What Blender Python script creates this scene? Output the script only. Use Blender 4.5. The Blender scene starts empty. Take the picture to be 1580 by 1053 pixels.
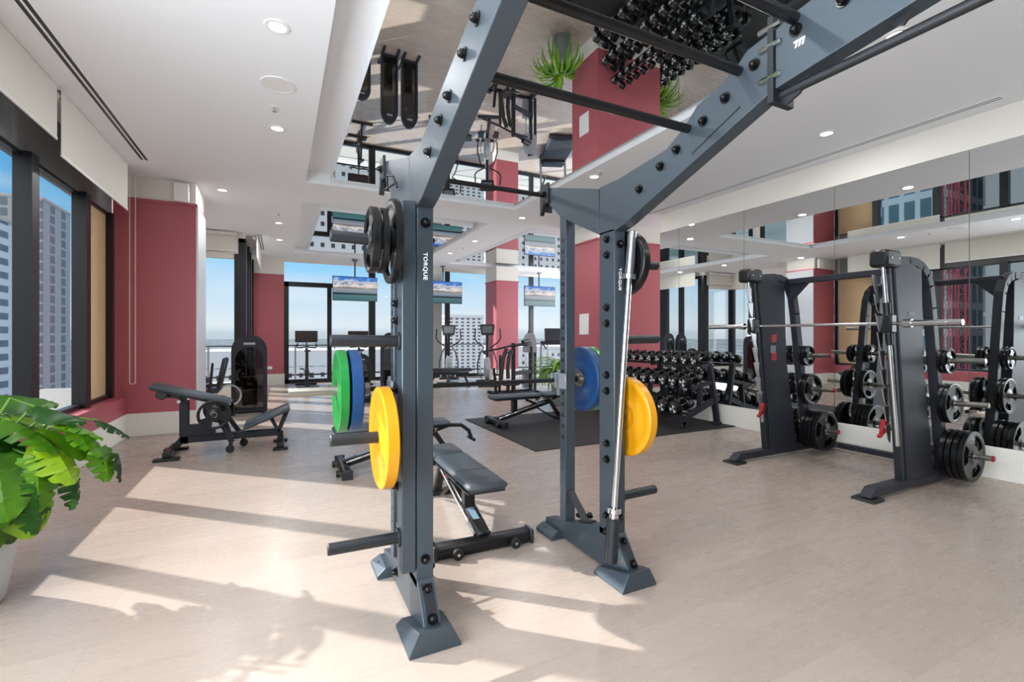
import bpy, bmesh, math, random
from mathutils import Vector, Matrix
PI = math.pi
random.seed(7)
SC = bpy.context.scene
COL = SC.collection

# ---------------------------------------------------------------- camera
F_PX, HORIZON, W_PX, H_PX = 725.2, 518.2, 1580.0, 1053.0
cd = bpy.data.cameras.new('camera'); cam = bpy.data.objects.new('camera', cd); COL.objects.link(cam)
cam.location = (0, 0, 1.35)
cam.rotation_euler = (math.radians(90), 0, -math.atan2(357.3, 725.2))
cd.sensor_width = 36.0; cd.lens = 36.0 * F_PX / W_PX
cd.shift_y = -(H_PX / 2 - HORIZON) / W_PX
cd.clip_start = 0.05; cd.clip_end = 60000
SC.camera = cam

# ---------------------------------------------------------------- exposure
vs = SC.view_settings
SC.display_settings.display_device = 'sRGB'
vs.view_transform = 'Standard'; vs.look = 'None'; vs.exposure = -0.1; vs.gamma = 1.0; vs.use_curve_mapping = False

def lin(c):
    return tuple((x / 255 / 12.92) if x / 255 <= 0.04045 else ((x / 255 + 0.055) / 1.055) ** 2.4 for x in c)

# ---------------------------------------------------------------- sky
world = bpy.data.worlds.new('sky'); SC.world = world; world.use_nodes = True
nt = world.node_tree; nt.nodes.clear()
N = nt.nodes.new
out = N('ShaderNodeOutputWorld'); bg = N('ShaderNodeBackground')
tc = N('ShaderNodeTexCoord'); sx = N('ShaderNodeSeparateXYZ')
nt.links.new(tc.outputs['Generated'], sx.inputs[0])
cr = N('ShaderNodeValToRGB'); cr.color_ramp.interpolation = 'EASE'
els = cr.color_ramp.elements
els[0].position = 0.0; els[0].color = (*lin((196, 210, 222)), 1)
els[1].position = 1.0; els[1].color = (*lin((60, 140, 225)), 1)
for p, c in ((0.02, (226, 237, 245)), (0.07, (208, 231, 248)), (0.14, (150, 212, 252)), (0.3, (92, 182, 248)), (0.55, (72, 158, 238))):
    e = els.new(p); e.color = (*lin(c), 1)
nt.links.new(sx.outputs['Z'], cr.inputs[0])
mp = N('ShaderNodeMapping'); mp.inputs['Scale'].default_value = (2.0, 2.0, 11.0)
nz = N('ShaderNodeTexNoise'); nz.inputs['Scale'].default_value = 1.6; nz.inputs['Detail'].default_value = 6
nt.links.new(tc.outputs['Generated'], mp.inputs[0]); nt.links.new(mp.outputs[0], nz.inputs[0])
cl = N('ShaderNodeValToRGB'); cl.color_ramp.elements[0].position = 0.5; cl.color_ramp.elements[1].position = 0.75
nt.links.new(nz.outputs['Fac'], cl.inputs[0])
mu = N('ShaderNodeMath'); mu.operation = 'MULTIPLY'; mu.inputs[1].default_value = 0.45
nt.links.new(cl.outputs[0], mu.inputs[0])
mx = N('ShaderNodeMix'); mx.data_type = 'RGBA'
nt.links.new(mu.outputs[0], mx.inputs['Factor']); nt.links.new(cr.outputs[0], mx.inputs['A']); mx.inputs['B'].default_value = (*lin((238, 243, 248)), 1)
nt.links.new(mx.outputs['Result'], bg.inputs[0])
def wm(op, a, b=None, c=None):
    n = N('ShaderNodeMath'); n.operation = op
    for i, v in enumerate((a, b, c)):
        if v is None: continue
        if isinstance(v, (int, float)): n.inputs[i].default_value = v
        else: nt.links.new(v, n.inputs[i])
    return n.outputs[0]
# sky whitened and brightened overhead and southward, out of view, as added light
hi = N('ShaderNodeMapRange'); hi.interpolation_type = 'SMOOTHSTEP'; hi.inputs['From Min'].default_value = .50; hi.inputs['From Max'].default_value = .75; nt.links.new(sx.outputs['Z'], hi.inputs[0])
so_ = N('ShaderNodeMapRange'); so_.interpolation_type = 'SMOOTHSTEP'; so_.inputs['From Min'].default_value = .15; so_.inputs['From Max'].default_value = -.6; nt.links.new(sx.outputs['Y'], so_.inputs[0])
so_.inputs['From Min'].default_value = -.15; so_.inputs['From Max'].default_value = -.75
both = wm('MAXIMUM', hi.outputs[0], so_.outputs[0])
m2 = N('ShaderNodeMix'); m2.data_type = 'RGBA'; nt.links.new(both, m2.inputs['Factor']); nt.links.new(mx.outputs['Result'], m2.inputs['A']); m2.inputs['B'].default_value = (*lin((250, 250, 252)), 1)
nt.links.new(m2.outputs['Result'], bg.inputs[0])
nt.links.new(wm('MULTIPLY', wm('MULTIPLY_ADD', both, 1.2, 1.0), 1.12), bg.inputs[1])
nt.links.new(bg.outputs[0], out.inputs[0])

# ---------------------------------------------------------------- sun (30 degrees up, from the window side)
sl = bpy.data.lights.new('sun', 'SUN'); so = bpy.data.objects.new('sun', sl); COL.objects.link(so)
sl.energy = 11; sl.angle = math.radians(0.7); sl.color = (1.0, 0.97, 0.94)
so.rotation_euler = Vector((0.641, -0.580, -0.5)).to_track_quat('-Z', 'Y').to_euler()
so.location = (-6, 6, 6)

# ---------------------------------------------------------------- area lamps added out of view to fill the room
def fill_light(name, loc, rot, w, h, e, col=(.88, .94, 1.0)):
    l = bpy.data.lights.new(name, 'AREA'); l.shape = 'RECTANGLE'; l.size = w; l.size_y = h; l.energy = e; l.color = col
    o = bpy.data.objects.new(name, l); COL.objects.link(o); o.location = loc; o.rotation_euler = rot
fill_light('fill_left_windows', (-1.90, -.15, 1.76), (math.radians(90), 0, math.radians(-90)), 5.3, 2.3, 420)  # added lamp boosting the daylight of the unseen left windows
fill_light('fill_right_bay', (10.42, 10.4, 1.75), (math.radians(90), 0, math.radians(90)), 7.6, 2.8, 430)  # added lamp brightening the ceiling from the unseen right bay

# ---------------------------------------------------------------- materials
MATS = {}
def mat(name, rgb, rough=0.5, metal=0.0, noise=0.0, nscale=20.0, bump=0.0, bscale=200.0, emit=None, estr=0.0, spec=0.5, coat=0.0):
    if name in MATS: return MATS[name]
    m = bpy.data.materials.new(name); m.use_nodes = True; t = m.node_tree
    b = t.nodes['Principled BSDF']
    c = lin(rgb)
    b.inputs['Base Color'].default_value = (*c, 1); b.inputs['Roughness'].default_value = rough
    b.inputs['Metallic'].default_value = metal; b.inputs['Specular IOR Level'].default_value = spec
    b.inputs['Coat Weight'].default_value = coat; b.inputs['Coat Roughness'].default_value = 0.08
    co = t.nodes.new('ShaderNodeTexCoord')
    n = t.nodes.new('ShaderNodeTexNoise'); n.inputs['Scale'].default_value = nscale; n.inputs['Detail'].default_value = 4
    t.links.new(co.outputs['Object'], n.inputs['Vector'])
    mxx = t.nodes.new('ShaderNodeMix'); mxx.data_type = 'RGBA'
    k = noise if noise else 0.03
    mxx.inputs['A'].default_value = (*[x * (1 - k) for x in c], 1); mxx.inputs['B'].default_value = (*[min(1, x * (1 + k)) for x in c], 1)
    t.links.new(n.outputs['Fac'], mxx.inputs['Factor']); t.links.new(mxx.outputs['Result'], b.inputs['Base Color'])
    if bump:
        n2 = t.nodes.new('ShaderNodeTexNoise'); n2.inputs['Scale'].default_value = bscale
        t.links.new(co.outputs['Object'], n2.inputs['Vector'])
        bp = t.nodes.new('ShaderNodeBump'); bp.inputs['Strength'].default_value = bump; bp.inputs['Distance'].default_value = 0.002
        t.links.new(n2.outputs['Fac'], bp.inputs['Height']); t.links.new(bp.outputs[0], b.inputs['Normal'])
    if emit:
        b.inputs['Emission Color'].default_value = (*lin(emit), 1); b.inputs['Emission Strength'].default_value = estr
    MATS[name] = m
    return m

STEEL = mat('powder_coated_blue_grey_steel', (74, 85, 94), 0.38, 0.55, 0.06, 8, 0.15, 900)
STEELD = mat('powder_coated_charcoal_steel', (34, 38, 43), 0.4, 0.2, 0.06, 8, 0.15, 900)
SMITHM = mat('satin_charcoal_machine_paint', (40, 42, 50), 0.5, 0.0, 0.05, 6, spec=.3)
BLACK = mat('black_satin_paint', (22, 23, 25), 0.35, 0.1, 0.1, 8)
RUBBER = mat('black_rubber', (24, 25, 27), 0.6, 0.0, 0.2, 40, 0.3, 600)
RUBBERG = mat('glossy_black_urethane', (15, 16, 18), 0.3, 0.0, 0.15, 20, spec=.35)
CHROME = mat('brushed_chrome', (205, 207, 210), 0.2, 1.0, 0.04, 60)
STEELB = mat('bare_steel_sleeve', (150, 148, 140), 0.3, 0.9, 0.06, 60)
YELLOW = mat('yellow_bumper_rubber', (212, 146, 14), 0.33, 0, 0.05, 10)
GREEN = mat('green_bumper_rubber', (18, 122, 50), 0.3, 0, 0.08, 10)
BLUE = mat('blue_bumper_rubber', (2, 58, 108), 0.45, 0, 0.08, 10)
PAD = mat('dark_grey_vinyl_upholstery', (62, 71, 78), 0.42, 0, 0.08, 30, 0.3, 400)
PADB = mat('black_vinyl_upholstery', (34, 37, 41), 0.4, 0, 0.08, 30, 0.3, 400)
WHITE = mat('white_print', (235, 235, 235), 0.5)
GREYP = mat('grey_print', (120, 124, 132), 0.5)
REDP = mat('red_anodised_part', (150, 18, 26), 0.35, 0.2)
CEIL = mat('white_ceiling_paint', (240, 243, 246), 0.9, 0, 0.01, 2)
CREAM = mat('cream_wall_paint', (230, 227, 219), 0.85, 0, 0.015, 3)
WINE = mat('wine_red_wall_paint', (174, 89, 98), 0.45, 0, 0.03, 2)
FRAME = mat('black_aluminium_frame', (24, 26, 30), 0.35, 0.1, 0.05, 4)
SHADE = mat('ivory_roller_blind_fabric', (226, 224, 214), 0.9, 0, 0.03, 4, 0.3, 700)
TAN = mat('tan_render', (214, 184, 142), 0.8, 0, 0.05, 1)
CONC = mat('grey_concrete', (168, 168, 165), 0.85, 0, 0.12, 0.6)
POT = mat('pale_grey_planter', (186, 190, 190), 0.5, 0, 0.05, 4)
POTD = mat('grey_planter', (120, 124, 126), 0.5, 0, 0.05, 4)
SOIL = mat('dark_potting_soil', (50, 38, 28), 0.95, 0, 0.3, 60)
STEM = mat('green_plant_stem', (88, 128, 50), 0.5, 0, 0.2, 20)
PLAST = mat('white_plastic', (236, 236, 234), 0.4)
GREYPL = mat('light_grey_moulded_cover', (150, 156, 160), 0.35, 0.1)
LED = mat('downlight_diffuser', (255, 255, 255), 0.4, emit=(255, 246, 232), estr=4.0)

def glass_mat(name, tint, refl):
    m = bpy.data.materials.new(name); m.use_nodes = True; t = m.node_tree; t.nodes.clear()
    o = t.nodes.new('ShaderNodeOutputMaterial'); tr = t.nodes.new('ShaderNodeBsdfTransparent'); g = t.nodes.new('ShaderNodeBsdfGlossy')
    g.inputs['Roughness'].default_value = 0.01; tr.inputs[0].default_value = (*tint, 1)
    fr = t.nodes.new('ShaderNodeFresnel'); fr.inputs[0].default_value = 1.35
    ml = t.nodes.new('ShaderNodeMath'); ml.operation = 'MULTIPLY'; ml.inputs[1].default_value = refl
    mi = t.nodes.new('ShaderNodeMixShader')
    t.links.new(fr.outputs[0], ml.inputs[0]); t.links.new(ml.outputs[0], mi.inputs[0])
    t.links.new(tr.outputs[0], mi.inputs[1]); t.links.new(g.outputs[0], mi.inputs[2]); t.links.new(mi.outputs[0], o.inputs[0])
    return m
GLASS = glass_mat('clear_window_glass', (0.97, 0.98, 0.98), 0.22)
SMOKE = glass_mat('smoked_acrylic', (0.30, 0.29, 0.27), 1.0)
MIRROR = mat('silvered_mirror', (226, 230, 229), 0.0, 1.0)
_t = MIRROR.node_tree; _b = _t.nodes['Principled BSDF']
for l in list(_t.links):
    if l.to_socket == _b.inputs['Base Color']: _t.links.remove(l)
_b.inputs['Base Color'].default_value = (0.80, 0.825, 0.82, 1)

def floor_mat():
    m = bpy.data.materials.new('pale_vinyl_plank_floor'); m.use_nodes = True; t = m.node_tree; b = t.nodes['Principled BSDF']
    co = t.nodes.new('ShaderNodeTexCoord')
    mp = t.nodes.new('ShaderNodeMapping'); t.links.new(co.outputs['Object'], mp.inputs[0])
    br = t.nodes.new('ShaderNodeTexBrick'); br.inputs['Scale'].default_value = 1.0
    br.inputs['Brick Width'].default_value = 1.5; br.inputs['Row Height'].default_value = 0.24
    br.inputs['Mortar Size'].default_value = 0.0012; br.inputs['Mortar Smooth'].default_value = 0.3
    br.inputs['Color1'].default_value = (*lin((170, 156, 145)), 1); br.inputs['Color2'].default_value = (*lin((163, 149, 138)), 1)
    br.inputs['Mortar'].default_value = (*lin((150, 136, 126)), 1)
    t.links.new(mp.outputs[0], br.inputs[0])
    mp2 = t.nodes.new('ShaderNodeMapping'); mp2.inputs['Scale'].default_value = (1.2, 9, 1); t.links.new(co.outputs['Object'], mp2.inputs[0])
    n = t.nodes.new('ShaderNodeTexNoise'); n.inputs['Scale'].default_value = 2.2; n.inputs['Detail'].default_value = 8; n.inputs['Roughness'].default_value = 0.65
    t.links.new(mp2.outputs[0], n.inputs[0])
    cr = t.nodes.new('ShaderNodeValToRGB'); cr.color_ramp.elements[0].position = 0.3; cr.color_ramp.elements[1].position = 0.7
    cr.color_ramp.elements[0].color = (0.965, 0.965, 0.967, 1); cr.color_ramp.elements[1].color = (1.02, 1.017, 1.014, 1)
    t.links.new(n.outputs['Fac'], cr.inputs[0])
    mm = t.nodes.new('ShaderNodeMix'); mm.data_type = 'RGBA'; mm.blend_type = 'MULTIPLY'; mm.inputs['Factor'].default_value = 1
    t.links.new(br.outputs['Color'], mm.inputs['A']); t.links.new(cr.outputs[0], mm.inputs['B'])
    t.links.new(mm.outputs['Result'], b.inputs['Base Color'])
    rr = t.nodes.new('ShaderNodeMapRange'); rr.inputs['To Min'].default_value = 0.24; rr.inputs['To Max'].default_value = 0.31
    t.links.new(n.outputs['Fac'], rr.inputs[0]); t.links.new(rr.outputs[0], b.inputs['Roughness'])
    b.inputs['Specular IOR Level'].default_value = 0.5
    return m
FLOOR = floor_mat()

def facade(name, wall, win, sx_, sz_, du, dz, off=0.0, extra=None):
    """far building: a wall with a regular grid of window openings (its surface pattern)"""
    m = bpy.data.materials.new(name); m.use_nodes = True; t = m.node_tree; b = t.nodes['Principled BSDF']
    co = t.nodes.new('ShaderNodeTexCoord'); s = t.nodes.new('ShaderNodeSeparateXYZ'); t.links.new(co.outputs['Object'], s.inputs[0])
    def math_(op, a, c=None):
        n = t.nodes.new('ShaderNodeMath'); n.operation = op
        for i, v in enumerate((a, c)):
            if v is None: continue
            if isinstance(v, (int, float)): n.inputs[i].default_value = v
            else: t.links.new(v, n.inputs[i])
        return n.outputs[0]
    u = math_('ADD', s.outputs['X'], s.outputs['Y']); u = math_('ADD', u, 1000.0 + off)
    fu = math_('LESS_THAN', math_('FRACT', math_('DIVIDE', u, sx_)), du)
    w = math_('ADD', s.outputs['Z'], 1000.0)
    fz = math_('LESS_THAN', math_('FRACT', math_('DIVIDE', w, sz_)), dz)
    f = math_('MULTIPLY', fu, fz)
    mi = t.nodes.new('ShaderNodeMix'); mi.data_type = 'RGBA'; t.links.new(f, mi.inputs['Factor'])
    nz = t.nodes.new('ShaderNodeTexNoise'); nz.inputs['Scale'].default_value = 0.35; t.links.new(co.outputs['Object'], nz.inputs[0])
    mw = t.nodes.new('ShaderNodeMix'); mw.data_type = 'RGBA'; t.links.new(nz.outputs['Fac'], mw.inputs['Factor'])
    mw.inputs['A'].default_value = (*[x * .6 for x in lin(win)], 1); mw.inputs['B'].default_value = (*[min(1, x * 1.5) for x in lin(win)], 1)
    mi.inputs['A'].default_value = (*lin(wall), 1); t.links.new(mw.outputs['Result'], mi.inputs['B'])
    t.links.new(mi.outputs['Result'], b.inputs['Base Color']); b.inputs['Roughness'].default_value = 0.6
    return m

def tv_mat():
    """landscape on a switched-on screen: sky, cloud-lit mountains, lake"""
    m = bpy.data.materials.new('lake_landscape_screen'); m.use_nodes = True; t = m.node_tree; b = t.nodes['Principled BSDF']
    co = t.nodes.new('ShaderNodeTexCoord'); s = t.nodes.new('ShaderNodeSeparateXYZ'); t.links.new(co.outputs['Object'], s.inputs[0])
    n = t.nodes.new('ShaderNodeTexNoise'); n.inputs['Scale'].default_value = 5; n.inputs['Detail'].default_value = 6
    mp = t.nodes.new('ShaderNodeMapping'); mp.inputs['Scale'].default_value = (1, 1, 2.2); t.links.new(co.outputs['Object'], mp.inputs[0]); t.links.new(mp.outputs[0], n.inputs[0])
    a = t.nodes.new('ShaderNodeMath'); a.operation = 'MULTIPLY_ADD'; a.inputs[1].default_value = 0.42; t.links.new(n.outputs['Fac'], a.inputs[0]); a.inputs[2].default_value = -0.21
    # only the upper part of the picture is disturbed by clouds and peaks
    up = t.nodes.new('ShaderNodeMapRange'); up.inputs['From Min'].default_value = 0.0; up.inputs['From Max'].default_value = 0.1
    t.links.new(s.outputs['Z'], up.inputs[0])
    a2 = t.nodes.new('ShaderNodeMath'); a2.operation = 'MULTIPLY'; t.links.new(a.outputs[0], a2.inputs[0]); t.links.new(up.outputs[0], a2.inputs[1])
    z = t.nodes.new('ShaderNodeMath'); z.operation = 'ADD'; t.links.new(s.outputs['Z'], z.inputs[0]); t.links.new(a2.outputs[0], z.inputs[1])
    r = t.nodes.new('ShaderNodeMapRange'); r.inputs['From Min'].default_value = -0.34; r.inputs['From Max'].default_value = 0.34; t.links.new(z.outputs[0], r.inputs[0])
    c = t.nodes.new('ShaderNodeValToRGB'); c.color_ramp.interpolation = 'LINEAR'; e = c.color_ramp.elements
    e[0].position = 0; e[0].color = (*lin((60, 110, 115)), 1); e[1].position = 1; e[1].color = (*lin((40, 110, 215)), 1)
    for p, k in ((.24, (78, 128, 134)), (.27, (14, 20, 26)), (.31, (14, 20, 26)), (.33, (110, 140, 160)), (.48, (170, 170, 176)), (.52, (112, 114, 134)), (.58, (236, 214, 190)), (.64, (246, 246, 250)), (.72, (120, 130, 160)), (.78, (240, 238, 240)), (.88, (90, 150, 225))):
        x = e.new(p); x.color = (*lin(k), 1)
    t.links.new(r.outputs[0], c.inputs[0])
    b.inputs['Base Color'].default_value = (0.01, 0.01, 0.01, 1); b.inputs['Roughness'].default_value = 0.2
    t.links.new(c.outputs[0], b.inputs['Emission Color']); b.inputs['Emission Strength'].default_value = 0.85
    return m
TVM = tv_mat()

def leaf_mat(name, c1, c2):
    m = bpy.data.materials.new(name); m.use_nodes = True; t = m.node_tree; b = t.nodes['Principled BSDF']
    o = t.nodes['Material Output']
    oi = t.nodes.new('ShaderNodeObjectInfo'); co = t.nodes.new('ShaderNodeTexCoord')
    n = t.nodes.new('ShaderNodeTexNoise'); n.inputs['Scale'].default_value = 6; t.links.new(co.outputs['Object'], n.inputs[0])
    ad = t.nodes.new('ShaderNodeMath'); ad.operation = 'MULTIPLY_ADD'; ad.inputs[1].default_value = 0.6
    t.links.new(oi.outputs['Random'], ad.inputs[0]); t.links.new(n.outputs['Fac'], ad.inputs[2])
    s2 = t.nodes.new('ShaderNodeMath'); s2.operation = 'SUBTRACT'; s2.inputs[1].default_value = 0.3; t.links.new(ad.outputs[0], s2.inputs[0])
    mi = t.nodes.new('ShaderNodeMix'); mi.data_type = 'RGBA'; mi.inputs['A'].default_value = (*lin(c1), 1); mi.inputs['B'].default_value = (*lin(c2), 1)
    t.links.new(s2.outputs[0], mi.inputs['Factor']); t.links.new(mi.outputs['Result'], b.inputs['Base Color'])
    b.inputs['Roughness'].default_value = 0.3
    tl = t.nodes.new('ShaderNodeBsdfTranslucent'); t.links.new(mi.outputs['Result'], tl.inputs[0])
    ms = t.nodes.new('ShaderNodeMixShader'); ms.inputs[0].default_value = 0.4
    t.links.new(b.outputs[0], ms.inputs[1]); t.links.new(tl.outputs[0], ms.inputs[2]); t.links.new(ms.outputs[0], o.inputs[0])
    return m
LEAF = leaf_mat('glossy_green_leaf', (16, 66, 20), (110, 170, 30))
LEAFD = leaf_mat('deep_green_leaf', (8, 40, 14), (44, 104, 26))
LEAFB = leaf_mat('young_bright_leaf', (96, 150, 20), (176, 208, 44))
LEAF2 = leaf_mat('bright_narrow_leaf', (60, 120, 30), (160, 205, 60))

# ---------------------------------------------------------------- mesh helpers
def chamfer_pts(sx_, sy_, sz_, c):
    pts = []
    for a in (-1, 1):
        for b in (-1, 1):
            for d in (-1, 1):
                pts.append((a * sx_, b * (sy_ - c), d * (sz_ - c)))
                pts.append((a * (sx_ - c), b * sy_, d * (sz_ - c)))
                pts.append((a * (sx_ - c), b * (sy_ - c), d * sz_))
    return pts
_HULL = {}
def hull_box(sx_, sy_, sz_, c):
    key = (round(sx_, 5), round(sy_, 5), round(sz_, 5), round(c, 5))
    if key not in _HULL:
        bm = bmesh.new()
        for p in chamfer_pts(sx_, sy_, sz_, c): bm.verts.new(p)
        r = bmesh.ops.convex_hull(bm, input=list(bm.verts))
        bmesh.ops.dissolve_limit(bm, angle_limit=0.01, verts=list(bm.verts), edges=list(bm.edges))
        bm.verts.index_update()
        _HULL[key] = ([tuple(v.co) for v in bm.verts], [[v.index for v in f.verts] for f in bm.faces]); bm.free()
    return _HULL[key]

class MB:
    """collects shapes and links them as ONE mesh object"""
    def __init__(s): s.v = []; s.f = []; s.mi = []; s.cur = 0; s.M = Matrix.Identity(4)
    def add(s, vs_, fs):
        o = len(s.v); s.v += [tuple(s.M @ Vector(p)) for p in vs_]
        s.f += [[i + o for i in f] for f in fs]; s.mi += [s.cur] * len(fs); return s
    def box(s, x0, x1, y0, y1, z0, z1, c=0.0):
        cx, cy, cz = (x0 + x1) / 2, (y0 + y1) / 2, (z0 + z1) / 2; hx, hy, hz = abs(x1 - x0) / 2, abs(y1 - y0) / 2, abs(z1 - z0) / 2
        if c > 0:
            c = min(c, hx * .9, hy * .9, hz * .9)
            vs_, fs = hull_box(hx, hy, hz, c)
        else:
            vs_ = [(a * hx, b * hy, d * hz) for a in (-1, 1) for b in (-1, 1) for d in (-1, 1)]
            fs = [[0, 1, 3, 2], [4, 6, 7, 5], [0, 4, 5, 1], [2, 3, 7, 6], [0, 2, 6, 4], [1, 5, 7, 3]]
        return s.add([(x + cx, y + cy, z + cz) for x, y, z in vs_], fs)
    def bar(s, p0, p1, w, h, c=0.003, up=(0, 0, 1), ext=0.0):
        """rectangular bar from p0 to p1; w across, h along up"""
        p0 = Vector(p0); p1 = Vector(p1); d = (p1 - p0); L = d.length; d.normalize()
        up = Vector(up)
        if abs(d.dot(up)) > 0.98: up = Vector((0, 1, 0))
        sd = d.cross(up).normalized(); u2 = sd.cross(d).normalized()
        M0 = s.M; R = Matrix((( sd.x, d.x, u2.x, 0), (sd.y, d.y, u2.y, 0), (sd.z, d.z, u2.z, 0), (0, 0, 0, 1)))
        s.M = M0 @ Matrix.Translation((p0 + p1) / 2) @ R
        s.box(-w / 2, w / 2, -L / 2 - ext, L / 2 + ext, -h / 2, h / 2, c); s.M = M0
        return s
    def frame_of(s, d):
        d = Vector(d).normalized(); a = Vector((0, 0, 1)) if abs(d.z) < 0.9 else Vector((1, 0, 0))
        x = d.cross(a).normalized(); y = d.cross(x).normalized(); return d, x, y
    def lathe(s, p0, axis, prof, n=24):
        """prof: list of (along, radius) revolved about axis through p0"""
        d, x, y = s.frame_of(axis); p0 = Vector(p0); vs_ = []; fs = []
        k = len(prof)
        for j, (a, r) in enumerate(prof):
            for i in range(n):
                t = 2 * PI * i / n; vs_.append(p0 + d * a + (x * math.cos(t) + y * math.sin(t)) * r)
        for j in range(k - 1):
            for i in range(n):
                fs.append([j * n + i, j * n + (i + 1) % n, (j + 1) * n + (i + 1) % n, (j + 1) * n + i])
        if prof[0][1] > 1e-5: fs.append([i for i in range(n)][::-1])
        if prof[-1][1] > 1e-5: fs.append([(k - 1) * n + i for i in range(n)])
        return s.add(vs_, fs)
    def cyl(s, p0, p1, r, n=16, c=None, r2=None):
        p0 = Vector(p0); p1 = Vector(p1); L = (p1 - p0).length; r2 = r if r2 is None else r2
        c = min(r * .15, L * .2) if c is None else c
        pr = [(0, r - c), (c, r), (L - c, r2), (L, r2 - c)] if c else [(0, r), (L, r2)]
        return s.lathe(p0, p1 - p0, pr, n)
    def ring(s, p0, axis, prof, n=40):
        """closed profile (along, radius) revolved: a washer-like solid"""
        d, x, y = s.frame_of(axis); p0 = Vector(p0); vs_ = []; fs = []; k = len(prof)
        for (a, r) in prof:
            for i in range(n):
                t = 2 * PI * i / n; vs_.append(p0 + d * a + (x * math.cos(t) + y * math.sin(t)) * r)
        for j in range(k):
            j2 = (j + 1) % k
            for i in range(n):
                fs.append([j * n + i, j * n + (i + 1) % n, j2 * n + (i + 1) % n, j2 * n + i])
        return s.add(vs_, fs)
    def tube(s, pts, r, n=10, close=False):
        pts = [Vector(p) for p in pts]; m = len(pts); vs_ = []; fs = []
        rs = r if isinstance(r, (list, tuple)) else [r] * m
        prev = None
        for i, p in enumerate(pts):
            d = (pts[min(i + 1, m - 1)] - pts[max(i - 1, 0)])
            if d.length < 1e-9: d = Vector((0, 0, 1))
            d.normalize()
            if prev is None:
                a = Vector((0, 0, 1)) if abs(d.z) < 0.9 else Vector((1, 0, 0)); x = d.cross(a).normalized()
            else:
                x = (prev - d * prev.dot(d)).normalized()
            prev = x; y = d.cross(x)
            for k in range(n):
                t = 2 * PI * k / n; vs_.append(p + (x * math.cos(t) + y * math.sin(t)) * rs[i])
        for i in range(m - 1):
            for k in range(n): fs.append([i * n + k, i * n + (k + 1) % n, (i + 1) * n + (k + 1) % n, (i + 1) * n + k])
        fs.append(list(range(n))[::-1]); fs.append([(m - 1) * n + k for k in range(n)])
        return s.add(vs_, fs)
    def prism(s, poly, plane, t0, t1):
        """polygon extruded: plane 'yz' (extrude x), 'xz' (extrude y), 'xy' (extrude z)"""
        n = len(poly)
        def P(a, b, t): return {'yz': (t, a, b), 'xz': (a, t, b), 'xy': (a, b, t)}[plane]
        vs_ = [P(a, b, t0) for a, b in poly] + [P(a, b, t1) for a, b in poly]
        fs = [list(range(n))[::-1], list(range(n, 2 * n))] + [[i, (i + 1) % n, n + (i + 1) % n, n + i] for i in range(n)]
        return s.add(vs_, fs)
    def sphere(s, c, r, n=12, sz=1.0):
        pr = [(-r * math.cos(PI * i / n) * sz, r * math.sin(PI * i / n)) for i in range(n + 1)]
        return s.lathe(c, (0, 0, 1), pr, n * 2)
    def build(s, name, m, parent=None, smooth=40, bevel=0.0):
        me = bpy.data.meshes.new(name); me.from_pydata(s.v, [], s.f)
        ms = m if isinstance(m, (list, tuple)) else [m]
        for q in ms: me.materials.append(q)
        if len(ms) > 1: me.polygons.foreach_set('material_index', s.mi)
        bm = bmesh.new(); bm.from_mesh(me)
        bmesh.ops.recalc_face_normals(bm, faces=bm.faces); bm.to_mesh(me); bm.free()
        if smooth:
            me.polygons.foreach_set('use_smooth', [True] * len(me.polygons)); me.set_sharp_from_angle(angle=math.radians(smooth))
        me.update()
        o = bpy.data.objects.new(name, me); COL.objects.link(o)
        if parent is not None: o.parent = parent
        if bevel:
            b = o.modifiers.new('bevel', 'BEVEL'); b.width = bevel; b.segments = 2; b.limit_method = 'ANGLE'; b.angle_limit = math.radians(35)
        return o

def tag(o, label=None, cat=None, group=None, kind=None):
    if label: o['label'] = label
    if cat: o['category'] = cat
    if group: o['group'] = group
    if kind: o['kind'] = kind
    return o
def thing(name, label, cat, loc=(0, 0, 0), rz=0.0, group=None):
    o = bpy.data.objects.new(name, None); COL.objects.link(o); o.empty_display_size = 0.1
    o.location = loc; o.rotation_euler = (0, 0, rz); return tag(o, label, cat, group)
def kids(o): return [c for c in bpy.data.objects if c.parent == o]
def copy_tree(o, loc=None, rz=None, label=None, group=None, parent=None, scale=None, cache={}):
    c = o.copy(); COL.objects.link(c)
    if parent is not None: c.parent = parent
    if loc is not None: c.location = loc
    if rz is not None: c.rotation_euler = (0, 0, rz)
    if scale is not None: c.scale = scale
    if label: c['label'] = label
    if group: c['group'] = group
    if o.name not in cache: cache[o.name] = list(o.children)
    for ch in cache[o.name]: copy_tree(ch, parent=c)
    return c
def struct(name, mb, m, smooth=0, bevel=0.0, parent=None):
    o = mb.build(name, m, parent, smooth, bevel); tag(o, kind='structure') if parent is None else None
    return o
def text_mesh(name, body, size, m, parent, M, depth=0.001, font_scale=(1, 1)):
    cu = bpy.data.curves.new(name, 'FONT'); cu.body = body; cu.size = size; cu.extrude = depth; cu.align_x = 'CENTER'; cu.align_y = 'CENTER'
    cu.space_character = 1.1; cu.offset = size * .02
    t = bpy.data.objects.new(name + '_tmp', cu); COL.objects.link(t)
    dg = bpy.context.evaluated_depsgraph_get(); me = bpy.data.meshes.new_from_object(t.evaluated_get(dg))
    bpy.data.objects.remove(t); me.materials.clear(); me.materials.append(m)
    me.transform(M @ Matrix.Diagonal((font_scale[0], font_scale[1], 1, 1)))
    o = bpy.data.objects.new(name, me); COL.objects.link(o); o.parent = parent
    return o
ORD = ['nearest', 'second', 'third', 'fourth', 'fifth', 'sixth', 'seventh', 'eighth', 'ninth', 'tenth', 'eleventh', 'twelfth']
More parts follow.
